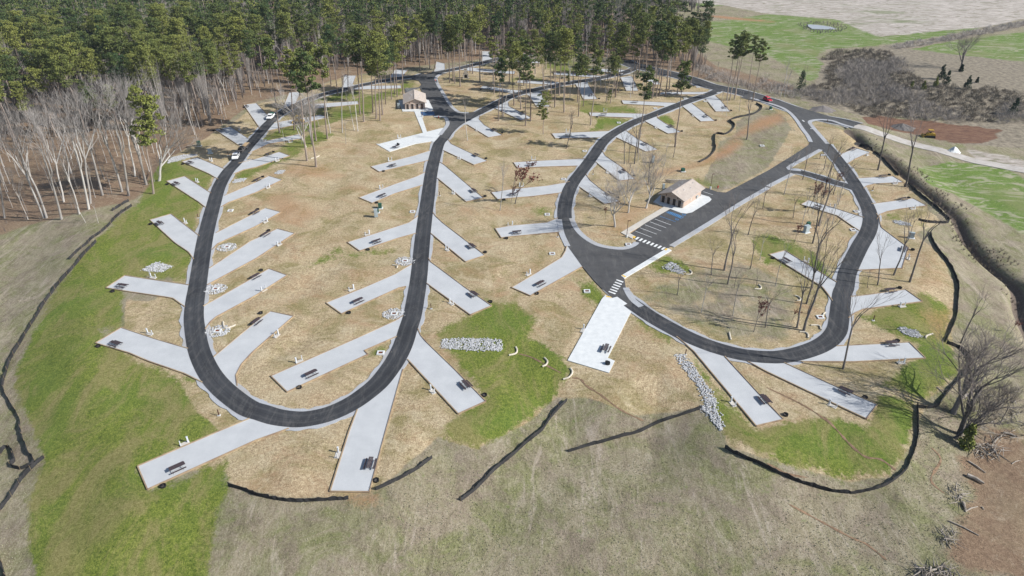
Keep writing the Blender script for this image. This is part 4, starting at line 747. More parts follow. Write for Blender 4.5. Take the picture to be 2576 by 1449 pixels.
# ---------------------------------------------------------------- restroom buildings
def building(corner_a, corner_b, side, label, ncab=0):
    (ax, ay), (bx, by) = corner_a, corner_b; rz = math.atan2(by - ay, bx - ax); w = math.dist(corner_a, corner_b); d = side
    e = empty("restroom_building", (ax, ay, .1), rz, label, "restroom building", "tan restroom buildings")
    h, rg, ov = 2.75, w * .2, .75
    b = MB()
    v = [(0, 0, 0), (w, 0, 0), (w, 0, h), (w / 2, 0, h + rg), (0, 0, h), (0, d, 0), (w, d, 0), (w, d, h), (w / 2, d, h + rg), (0, d, h)]
    b.add(v, [(0, 1, 2, 3, 4), (6, 5, 9, 8, 7), (1, 6, 7, 2), (5, 0, 4, 9)]); b.build("wall", m_wall, e)
    r = MB(); sl = rg / (w / 2); z0 = h - ov * sl; t = .14
    for s in (0, 1):
        xo, xm = (-ov if s == 0 else w + ov), w / 2
        q = [(xo, -ov, z0), (xm, -ov, h + rg), (xm, d + ov, h + rg), (xo, d + ov, z0)]
        q2 = [(x, y, z + t) for x, y, z in q]; fs = [(0, 1, 2, 3), (7, 6, 5, 4), (0, 4, 5, 1), (1, 5, 6, 2), (2, 6, 7, 3), (3, 7, 4, 0)]
        r.add(q + q2, fs if s else [f[::-1] for f in fs])
    nrib = int(d / .45)
    for k in range(nrib + 1):
        yy = -ov + (d + 2 * ov) * k / nrib
        for s in (0, 1):
            x0, x1 = (-ov, w / 2) if s == 0 else (w + ov, w / 2)
            r.tube([(x0, yy, z0 + t + .01), (x1, yy, h + rg + t + .01)], .028, 4)
    roof = r.build("roof", m_roof, e)
    MB().box((w / 2, d / 2, h + rg + t + .02), (.35, d + 2 * ov, .07)).build("ridge_cap", m_roof, roof)
    for k in range(7):
        s = -1 if k % 2 else 1; x = w / 2 + s * w * (.12 + .2 * ((k * 37) % 10) / 10); z = h + rg - abs(x - w / 2) * sl + t
        MB().tube([(x, d * (k + .6) / 7.4, z - .05), (x, d * (k + .6) / 7.4, z + .38)], .09, 7).build("vent_pipe", m_white, roof)
    for k in range(4):
        x = w * (.13 + k * .235) + (.12 if k > 1 else 0)
        dr = MB().box((x, -.04, 1.1), (.98, .06, 2.15)).build("door", m_door, e)
        MB().box((x + .38, -.1, 1.05), (.05, .08, .14)).build("handle", m_galv, dr)
        MB().box((x - .54, -.05, 1.12), (.09, .08, 2.25)).box((x + .54, -.05, 1.12), (.09, .08, 2.25)).box((x, -.05, 2.29), (1.17, .08, .1)).build("door_frame", m_trim, dr)
        MB().box((x + .78, -.03, 1.5), (.22, .03, .22)).build("sign_plate", m_mark_b, e)
    for x in (w * .25, w * .75): MB().box((x, -.12, 2.75), (.22, .2, .3)).build("wall_lamp", m_black, e)
    MB().box((w / 2, -.02, h + rg * .45), (.8, .04, .4)).build("gable_vent", m_trim, e)
    lv = MB()
    for k in range(7): lv.box((w + .04, d * .45, .75 + k * .2), (.06, 1.0, .12))
    lv.build("louvred_panel", m_trim, e)
    MB().box((w + .2, d * .75, 1.0), (.4, 1.0, .35)).box((w + .2, d * .75, .55), (.1, .3, .6)).build("drinking_fountain", m_grey, e)
    for y in (.25, d - .25): MB().tube([(w + .06, y, 0), (w + .06, y, h - .2)], .05, 5).build("downpipe", m_trim, e)
    return e
ga, gb, gc = G("21 1490,583 1715,650 1910,530")
building(ga, gb, math.dist(gb, gc), "tan restroom building with brown doors beside the parking stalls")
ga, gb = G("10 1502,1104 1702,1096")
building(ga, gb, 13.0, "tan restroom building at the yard below the left pines")
# retaining wall behind the near restroom
pw = [land(*q) for q in P("21 1548,388 1600,392 1680,392 1748,388")]
mb = MB(); o = pw[0]
for i in range(3):
    a, b = pw[i], pw[i + 1]; L_ = math.dist(a[:2], b[:2]); an = math.atan2(b[1] - a[1], b[0] - a[0])
    for k in range(4):
        for j in range(max(2, int(L_ / .7))):
            t = (j + .5 * (k % 2)) / max(2, int(L_ / .7)); mb.box((a[0] + (b[0] - a[0]) * t - o[0], a[1] + (b[1] - a[1]) * t - o[1], .15 + k * .3), (.66, .5 + rng.uniform(-.1, .1), .28), an, .95)
w = mb.build("retaining_wall", m_stone); w.location = o; tag(w, "low stacked dark stone retaining wall behind the right restroom", "retaining wall")
# ---------------------------------------------------------------- light poles, hydrants, bollards, fireplace, signs
def lightpole(s, lab):
    x, y, z = Lp(s)[0]; e = empty("lamp_post", (x, y, z), 0, lab, "lamp post", "brown lamp posts at the parking lot")
    MB().tube([(0, 0, -.2), (0, 0, .75)], .3, 12).build("concrete_base", m_conc, e); MB().tube([(0, 0, .75), (0, 0, 5.0)], [.09, .06], 8).build("pole", m_brownpost, e)
    MB().box((.35, 0, 5.0), (.75, .32, .12)).build("lamp_head", m_brownpost, e)
lightpole("21 1153,938", "tall brown lamp post at the front end of the parking sidewalk")
lightpole("21 1995,452", "tall brown lamp post behind the right restroom building")
lightpole("10 1676,1180", "brown lamp post beside the blue stall at the upper restroom")
for s, lab in (("21 2070,445", "small red fire hydrant behind the right restroom"), ("10 1838,1190", "small red fire hydrant below the upper restroom yard")):
    x, y, z = Lp(s)[0]; e = empty("fire_hydrant", (x, y, z), 0, lab, "fire hydrant")
    m = M("hydrant_red", (.5, .03, .03)); MB().tube([(0, 0, 0), (0, 0, .7), (0, 0, .85), (0, 0, .95)], [.16, .15, .13, .04], 8).build("barrel", m, e)
    for s_ in (-1, 1): MB().tube([(0, 0, .55), (s_ * .28, 0, .55)], .07, 6).build("outlet", m, e)
x, y, z = Lp("10 2110,785")[0]; e = empty("stone_fireplace", (x, y, z), .1, "pale stone outdoor fireplace with square chimney among pine trunks", "fireplace")
MB().box((-1.0, 0, .8), (.6, 1.2, 1.6)).box((1.0, 0, .8), (.6, 1.2, 1.6)).box((0, .4, .8), (1.4, .4, 1.6)).box((0, 0, 1.8), (2.6, 1.2, .4)).box((0, 0, .06), (3.4, 2.2, .16)).build("hearth", m_stone, e)
MB().box((0, 0, 3.1), (1.7, 1.1, 2.3), 0, .75).box((0, 0, 4.35), (1.7, 1.2, .2)).build("chimney", m_stone, e); MB().box((0, -.1, .85), (1.3, .5, 1.2)).build("firebox", m_black, e)
x, y, z = Lp("31 542,150")[0]; e = empty("information_board", (x, y, z), .1, "small two panel board on dark posts in the road triangle", "sign board")
for sx in (-.85, .85): MB().box((sx, 0, .9), (.12, .12, 1.9)).build("post", m_brownpost, e)
MB().box((0, 0, 1.5), (1.9, .1, .85)).build("board", m_brownpost, e)
for sx in (-.42, .42): MB().box((sx, -.07, 1.5), (.72, .03, .6)).build("notice_panel", m_white, e)
# ---------------------------------------------------------------- vehicles and people
def wheels(e, pts, r=.38, w=.26):
    for x, y in pts:
        t = MB().tube([(x, y - w / 2, r), (x, y + w / 2, r)], r, 14).build("wheel", m_tyre, e)
        MB().tube([(x, y - w / 2 - .01, r), (x, y + w / 2 + .01, r)], r * .55, 10).build("rim", m_galv, t)
def car(s, s2, z, paint, label, cat, pickup, L=5.6, Wd=2.0, cargo=False):
    (x, y), (x2, y2) = G(s)[0], G(s2)[0]; e = empty("pickup_truck" if pickup else "parked_car", (x, y, z), math.atan2(y2 - y, x2 - x), label, cat)
    hw = Wd / 2
    # profile along +x (front), loft of sections
    if pickup: prof = [(-L / 2, .55, 1.12), (-L / 2 + .1, .45, 1.15), (.2 - L * .06, .42, 1.15), (L * .28, .42, 1.15), (L * .44, .45, 1.08), (L / 2, .55, .85)]
    else: prof = [(-L / 2, .5, 1.0), (-L / 2 + .15, .4, 1.08), (0, .38, 1.05), (L * .25, .38, 1.02), (L * .45, .42, .88), (L / 2, .5, .7)]
    v = []
    for px, zb, zt in prof:
        k = .94 if abs(px) > L * .43 else 1
        v += [(px, -hw * k, zb), (px, -hw * k, zt - .15), (px, -hw * k * .93, zt), (px, hw * k * .93, zt), (px, hw * k, zt - .15), (px, hw * k, zb)]
    f = [tuple(range(6))[::-1], tuple(range(len(v) - 6, len(v)))]
    for i in range(len(prof) - 1):
        for k in range(6): f.append((i * 6 + k, i * 6 + (k + 1) % 6, i * 6 + 6 + (k + 1) % 6, i * 6 + 6 + k))
    body = MB().add(v, f).build("body", paint, e)
    c0, c1 = (-.55, 1.35) if pickup else (-L * .42, L * .2)
    cb = [(c0, hw * .92, 1.1), (c0 + (.15 if pickup else .35), hw * .76, 1.8), (c1 - .6, hw * .76, 1.8), (c1, hw * .9, 1.1)]
    v = []
    for px, w_, zz in cb: v += [(px, -w_, zz), (px, w_, zz)]
    MB().add(v, [(0, 1, 3, 2), (2, 3, 5, 4), (4, 5, 7, 6), (0, 2, 4, 6), (7, 5, 3, 1), (0, 6, 7, 1)]).build("cabin", paint, e)
    MB().add([(c1 + .015, -hw * .8, 1.16), (c1 + .015, hw * .8, 1.16), (c1 - .57, hw * .68, 1.74), (c1 - .57, -hw * .68, 1.74)], [(0, 1, 2, 3)]).build("windscreen", m_glass, e)
    for s_ in (-1, 1):
        q = [(c0 + .12, s_ * (hw * .915), 1.17), (c1 - .12, s_ * (hw * .905), 1.17), (c1 - .62, s_ * (hw * .79), 1.7), (c0 + .28, s_ * (hw * .79), 1.7)]
        MB().add(q, [(0, 1, 2, 3) if s_ < 0 else (3, 2, 1, 0)]).build("side_window", m_glass, e)
        MB().box((L / 2 - .08, s_ * hw * .72, .82), (.12, .3, .18)).build("headlight", m_trim, e)
        MB().box((c1 - .2, s_ * (hw + .1), 1.2), (.18, .2, .16)).build("wing_mirror", m_black, e)
    if pickup: MB().box((-L / 2 + 1.2, 0, 1.157), (1.9, Wd * .8, .02)).build("truck_bed", m_black, e)
    if cargo: MB().box((-L / 2 + 1.2, .1, 1.5), (1.5, 1.2, .6)).box((-L / 2 + 1.6, -.3, 1.8), (.5, .5, .3)).build("cargo", m_green, e)
    MB().box((L / 2 - .02, 0, .55), (.16, Wd * .9, .22)).build("bumper", m_galv, e)
    wheels(e, [(-L * .3, -hw + .12), (-L * .3, hw - .12), (L * .33, -hw + .12), (L * .33, hw - .12)]); return e
car("01 2378,140", "01 2350,195", .07, m_carw, "white pickup truck towing a loaded trailer down the left road", "pickup truck", True)
car("10 150,1190", "10 118,1222", .07, m_carw, "white pickup with goods in its bed at the shaded woods edge", "pickup truck", True, cargo=True)
car("30 -5,1018", "30 60,1048", .07, m_carr, "dark red car parked on the wide entrance road", "car", False, 4.8, 1.9)
(x, y), (x2, y2) = G("01 2455,52")[0], G("01 2400,110")[0]
e = empty("flatbed_trailer", (x, y, .07), math.atan2(y2 - y, x2 - x), "long trailer hitched behind the white pickup on the left road", "trailer")
MB().box((0, 0, .7), (9.0, 2.2, .16)).box((5.2, 0, .6), (1.8, .12, .12)).build("deck", m_bark_d, e); wheels(e, [(-1.2, -1.0), (-1.2, 1.0), (-.2, -1.0), (-.2, 1.0)], .36)
lo = (x, y, .88); a = math.atan2(y2 - y, x2 - x)
mb = MB()
for k in range(8): mb.box((-2.0 + rng.uniform(-.2, .2), -.7 + .2 * k, .1 + .09 * (k % 2)), (4.2, .17, .14))
w = mb.build("lumber_stack", m_lumber); w.location = lo; w.rotation_euler = (0, 0, a); tag(w, "pale lumber boards stacked on the trailer deck", "lumber stack")
q = (x + 2.4 * math.cos(a), y + 2.4 * math.sin(a), .87); e = empty("utility_buggy", q, a, "dark open utility buggy carried on the front of the trailer", "buggy")
MB().box((0, 0, .6), (2.6, 1.3, .35), 0, .95).box((.9, 0, .85), (.8, 1.2, .25), 0, .8).build("body", m_black, e)
f = MB()
for sx in (-.7, .5):
    for sy in (-.6, .6): f.tube([(sx, sy, .7), (sx, sy, 1.75)], .04, 5)
f.box((-.1, 0, 1.78), (1.4, 1.3, .06)); f.build("roll_cage", m_black, e); wheels(e, [(-.8, -.6), (-.8, .6), (.85, -.6), (.85, .6)], .32)
def dozer(s, rz, label, z=None):
    x, y, z = Lp(s)[0]; e = empty("tracked_loader", (x, y, z), rz, label, "tracked loader")
    MB().box((-.3, 0, 1.25), (3.2, 1.4, .9), 0, .9).box((-1.6, 0, 1.1), (.8, 1.5, .7)).build("body", m_yel, e)
    for s_ in (-1, 1): MB().box((-.2, s_ * .95, .45), (3.8, .5, .85), 0, .85).build("track", m_tyre, e)
    c = MB()
    for sx in (-.7, .7):
        for sy in (-.6, .6): c.box((sx, sy, 2.2), (.1, .1, 1.4))
    c.build("cab_frame", m_black, e); MB().box((0, 0, 2.95), (1.9, 1.6, .12)).build("canopy_roof", m_yel, e); MB().box((-.1, 0, 1.9), (.6, .6, .6)).build("seat", m_black, e)
    MB().add([(2.3, -1.5, .1), (2.7, -1.5, .1), (2.2, -1.5, 1.1), (2.3, 1.5, .1), (2.7, 1.5, .1), (2.2, 1.5, 1.1)], [(0, 1, 2), (5, 4, 3), (0, 3, 4, 1), (1, 4, 5, 2), (2, 5, 3, 0)]).build("bucket", m_yel, e)
    for s_ in (-1, 1): MB().tube([(.4, s_ * 1.0, 1.3), (2.4, s_ * 1.0, .6)], .09, 5).build("lift_arm", m_yel, e)
dozer("30 1620,1375", 2.9, "yellow tracked bulldozer with canopy on the red dirt at right")
dozer("10 435,1240", 3.0, "small yellow and black loader on a left loop inner pad")
# gravel heap and white covered heap
def heap(name, s, r, h, m, lab, cat, seed):
    x, y, z = Lp(s)[0]; g = np.random.default_rng(seed); v = [(0, 0, h)]; f = []; n = 18
    for j, t in enumerate((.35, .7, 1.0)):
        for k in range(n): a = 2 * math.pi * k / n; rr = r * t * g.uniform(.85, 1.15); v.append((rr * math.cos(a) * 1.3, rr * math.sin(a), h * (1 - t) * g.uniform(.8, 1.15) - .1 * (j == 2)))
    for k in range(n): f.append((0, 1 + k, 1 + (k + 1) % n))
    b = MB(); b.add(v, f + [(1 + j * n + k, 1 + j * n + n + k, 1 + j * n + n + (k + 1) % n, 1 + j * n + (k + 1) % n) for j in range(2) for k in range(n)])
    o = b.build(name, m); o.location = (x, y, z); tag(o, lab, cat)
heap("gravel_heap", "30 1345,1285", 4.2, 1.9, M("heap_gravel", (.17, .16, .155), (.09, .08, .075), 1.5, bump=.6), "grey gravel heap on the red dirt beside the track", "gravel heap", 3)
heap("covered_heap", "31 1865,78", 2.1, 2.2, m_conc, "small white peaked heap beside the gravel track", "heap", 5)
heap("brush_pile", "30 545,1105", 4.2, 1.9, m_bark_d, "dark brush pile on the bank above the entrance road", "brush pile", 8)
def person(s, label, shirt, trousers, face):
    x, y, z = Lp(s)[0]; me = bpy.data.meshes.new("person")
    J = [(0, 0, .95), (0, 0, 1.15), (0, 0, 1.38), (0, 0, 1.52), (0, 0, 1.66), (0, 0, 1.74), (.1, 0, .88), (.11, .12, .5), (.12, .05, .08), (.12, .2, .03), (-.1, 0, .88), (-.11, -.08, .5), (-.12, -.25, .1), (-.12, -.12, .03), (.19, 0, 1.4), (.25, -.08, 1.12), (.24, .06, .88), (.24, .1, .8), (-.19, 0, 1.4), (-.25, .08, 1.12), (-.24, .2, .92), (-.24, .25, .86)]
    E_ = [(0, 1), (1, 2), (2, 3), (3, 4), (4, 5), (0, 6), (6, 7), (7, 8), (8, 9), (0, 10), (10, 11), (11, 12), (12, 13), (2, 14), (14, 15), (15, 16), (16, 17), (2, 18), (18, 19), (19, 20), (20, 21)]
    R_ = [.15, .15, .16, .06, .1, .08, .09, .07, .05, .04, .09, .07, .05, .04, .07, .05, .035, .03, .07, .05, .035, .03]
    me.from_pydata(J, E_, []); o = link_me("person", me); o.location = (x, y, z); o.rotation_euler = (0, 0, face)
    sk = o.modifiers.new("skin", 'SKIN')
    for i, v in enumerate(me.skin_vertices[0].data): v.radius = (R_[i], R_[i] * .8); v.use_root = i == 0
    o.modifiers.new("sub", 'SUBSURF').levels = 1
    t = NT("clothes_and_skin"); sp = t.n.new("ShaderNodeSeparateXYZ"); tc = t.n.new("ShaderNodeTexCoord"); t.L(tc.outputs["Object"], sp.inputs[0])
    me.materials.append(t.done(t.ramp(t.math('MULTIPLY', sp.outputs[2], .5), [(.0, trousers), (.47, trousers), (.48, shirt), (.745, shirt), (.75, (.45, .28, .2)), (.86, (.45, .28, .2)), (.87, (.08, .05, .03))])))
    tag(o, label, "person")
    MB().ring((0, -.02, 1.7), .11, .02, .09, 10).build("hair", m_brownpost, o)
person("10 1806,832", "person in red top walking on the yard by its gravel edge", (.5, .08, .05), (.03, .03, .05), .3)
person("10 1818,840", "person in dark clothes walking beside the red topped one", (.03, .035, .05), (.02, .02, .03), .2)
# ---------------------------------------------------------------- trees
def leaf_quads(cent, rad, n, size, g):
    """n small leaf-tuft faces spread through each ellipsoidal clump"""
    m = len(cent); c = np.repeat(cent, n, 0); r = np.repeat(rad, n, 0)
    d = g.normal(size=(m * n, 3)); d /= np.linalg.norm(d, axis=1)[:, None]
    p = c + d * r * (g.uniform(.35, 1, (m * n, 1)) ** .5)
    a = g.normal(size=(m * n, 3)); a /= np.linalg.norm(a, axis=1)[:, None]; b = np.cross(a, g.normal(size=(m * n, 3))); b /= np.linalg.norm(b, axis=1)[:, None]
    s = size * g.uniform(.6, 1.3, (m * n, 1)); a *= s; b *= s * .55
    V = np.stack([p - a - b, p + a - b, p + a * .8 + b, p - a * .8 + b], 1).reshape(-1, 3)
    return V, np.arange(len(V)).reshape(-1, 4)
def pine(seed, h=30.0, lo=.55, wid=4.2, clumps=95, leaves=46, size=.21, crad=1.15, young=False):
    g = np.random.default_rng(seed); t = MB(); n = 9
    bx, by = g.uniform(-.5, .5, 2); path = [(bx * (k / n) ** 2 * 1.5 + .12 * math.sin(k * 1.3 + seed), by * (k / n) ** 2 * 1.5 + .1 * math.cos(k + seed), h * k / n * .97) for k in range(n + 1)]
    path[0] = (0, 0, -.4); rb = .27 * (h / 30); t.tube(path, [rb * (1.25 if k == 0 else 1 - .78 * k / n) for k in range(n + 1)], 7)
    at = lambda z: np.array([np.interp(z, [q[2] for q in path], [q[i] for q in path]) for i in range(2)] + [z])
    C = []; R = []; a = 0.0
    for k in range(clumps):
        f = g.uniform(0, 1); z = h * (lo + (1 - lo) * f * .98); w = wid * (abs(math.sin(math.pi * (.22 + .70 * f))) ** .6 + .05)
        a = g.uniform(0, 6.28) if k % 5 else a; r = w * g.uniform(.15, 1) * (1 + .25 * math.sin(3 * a + seed)); c = at(z) + (r * math.cos(a), r * math.sin(a), .25 * r)
        C.append(c); s = crad * g.uniform(.6, 1.25); R.append((s, s, s * .55))
        if k % 3 == 0 and r > 1: t.tube([at(z - .8), at(z - .3) + (r * .5 * math.cos(a), r * .5 * math.sin(a), .1 * r), c], [.06, .04, .02], 4, False)
    for k in range(7):
        z = h * g.uniform(.3, lo + .05); a = g.uniform(0, 6.28); L_ = g.uniform(.6, 2.0); t.tube([at(z), at(z) + (L_ * math.cos(a), L_ * math.sin(a), g.uniform(-.3, .5))], [.04, .015], 3, False)
    V, F = leaf_quads(np.array(C), np.array(R), leaves, size, g)
    return t.build("trunk", m_bark_p, link=False), mesh_np("crown", V, F, m_need2 if young else m_need, link=False)
def bare(seed, h=18.0, forks=5, spread=.42, r0=.22, bark=None, twig=None, clear=.35, depth=5, red=False, kids=3):
    g = np.random.default_rng(seed); T = MB(); B = MB()
    def grow(p, d, L_, r, lv):
        nseg = 3; pts = [p]; q = np.array(p)
        for k in range(nseg):
            d = d + g.normal(size=3) * .10; d[2] += .07; d /= np.linalg.norm(d); q = q + d * L_ / nseg; pts.append(q)
        (T if lv < 2 else B).tube(pts, [r, r * .88, r * .75, r * .6], 6 if lv < 2 else 3, False)
        if lv >= depth: return
        m = kids + (g.uniform() < .5) + (1 if lv >= depth - 2 else 0)
        for k in range(m):
            i = g.uniform(.45, 1.0) if k else 1.0; base = np.array(pts[0]) * 0 + pts[min(3, max(1, int(round(i * 3))))]
            ax = g.normal(size=3); ax -= ax.dot(d) * d; ax /= np.linalg.norm(ax)
            nd = d + ax * (spread * g.uniform(.6, 1.5)); nd /= np.linalg.norm(nd)
            grow(base, nd, L_ * g.uniform(.55, .85), max(.012, r * .6 * g.uniform(.65, .95)), lv + 1)
    L0 = h * clear; n = 4; pts = [(0, 0, -.4)]; q = np.zeros(3); d = np.array([0, 0, 1.0])
    for k in range(n): d = d + g.normal(size=3) * (.05, .05, 0); d /= np.linalg.norm(d); q = q + d * L0 / n; pts.append(q)
    T.tube(pts, [r0 * 1.35, r0, r0 * .95, r0 * .9, r0 * .82], 8, False)
    for k in range(forks):
        ax = np.array([math.cos(k * 6.28 / forks + seed), math.sin(k * 6.28 / forks + seed), 0]); nd = d + ax * spread * g.uniform(.5, 1.3) * (k > 0 or forks < 3); nd /= np.linalg.norm(nd)
        grow(pts[-1] if k < 3 else pts[-2], nd, (h - L0) * g.uniform(.36, .5), r0 * .62, 1)
    zt = max(max(v[2] for v in B.v), 1)
    for mb in (T, B): mb.v = [(x, y, z * h / zt if z > 0 else z) for x, y, z in mb.v]
    t, b = T.build("trunk", bark, link=False), B.build("branches", twig, link=False)
    if red:
        pts = np.array([v for v in B.v if v[2] > h * .3]); pts = pts[g.integers(0, len(pts), 60)]
        V, F = leaf_quads(pts, np.full((60, 3), .3), 5, .16, g); return t, mesh_np("branches", *merge(b, V, F), m_twig_r, link=False)
    return t, b
def merge(me, V, F):
    v = np.array([q.co[:] for q in me.vertices]); f = np.array([p.vertices[:] for p in me.polygons if len(p.vertices) == 4]); return np.concatenate([v, V]), np.concatenate([f, F + len(v)])
KIND = {}
def variants(k):
    if k in KIND: return KIND[k]
    if k == 'P': r = [(*pine(s, lo=.52 + .03 * s, wid=3.2 + .45 * (s % 3), clumps=(85, 105, 65)[s % 3]), 30.0) for s in range(6)]
    elif k == 'N': r = [(*pine(20 + s, 28.0, .66, 2.9, 46, 38, .25, .85), 28.0) for s in range(3)]          # narrow, high crown
    elif k == 'L': r = [(*pine(37, 26.0, .48, 3.6, 90, 44, .22, .95, True), 26.0)]
    elif k == 'Y': r = [(*pine(30 + s, 12.0, .34, 1.7, 60, 34, .15, .48, True), 12.0) for s in range(2)]
    elif k == 'W': r = [(*bare(40 + s, 20.0, 3, .29, .155, m_bark_w, m_twig_w, .42, 5, kids=2), 20.0) for s in range(4)]
    elif k == 'D': r = [(*bare(50 + s, 18.0, 3, .24, .17, m_bark_d, m_twig_d, .5, 4, kids=2), 18.0) for s in range(4)]
    elif k == 'O': r = [(*bare(60 + s, 19.0, 5, .44, .26, m_bark_w, m_twig_w, .28, 5, kids=3), 19.0) for s in range(2)]
    elif k == 'B': r = [(*bare(80 + s, 22.0, 5, .55, .45, m_bark_d, m_twig_d, .3, 5, kids=3), 22.0) for s in range(2)]
    elif k == 'S': r = [(*bare(70 + s, 16.0, 3, .30, .11, m_bark_w, m_twig_w, .55, 3, kids=2), 16.0) for s in range(4)]
    elif k == 'R': r = [(*bare(90 + s, 10.0, 3, .3, .08, m_bark_d, m_twig_d, .3, 3, True), 10.0) for s in range(2)]
    KIND[k] = r; return r
TN = {'P': ("pine_tree", "pine"), 'N': ("pine_tree", "pine"), 'L': ("pine_tree", "pine"), 'Y': ("young_pine", "pine"), 'W': ("leafless_tree", "bare tree"), 'D': ("leafless_tree", "bare tree"), 'O': ("spreading_leafless_tree", "bare tree"), 'B': ("large_leafless_tree", "bare tree"), 'S': ("slender_tree", "bare tree"), 'R': ("small_tree", "small tree")}
cnt = 0
def tree(kind, x, y, z, h, label, group, lean=0.0, rz=None, wide=1.0):
    global cnt; cnt += 1
    vs = variants(kind); t, c, h0 = vs[cnt % len(vs)]; s = h / h0
    e = empty(TN[kind][0], (x, y, z), 0, label, TN[kind][1], group)
    wv = wide * (float(rng.uniform(.82, 1.22)) if kind == 'P' else 1); e.scale = (s * wv, s * wv, s); e.rotation_euler = (0, lean, rng.uniform(0, 6.28) if rz is None and abs(lean) < .02 else 0)
    link_me("trunk", t, e); link_me("crown" if kind in 'PNYL' else "branches", c, e); return e
def measure(b, t):
    """where a tree stands and how tall it is, from its foot and its top on the plan"""
    x, y, z = land(*b); tt = (t[1] - 724.5) / FPX; w = y * math.tan(TH + math.atan(tt)); h = H0 - w - z
    xt = (t[0] - 1288) / FPX * (y * math.cos(TH) + w * math.sin(TH)); return x, y, z, max(2, h), float(np.clip(math.atan2(xt - x, h), -.42, .42))
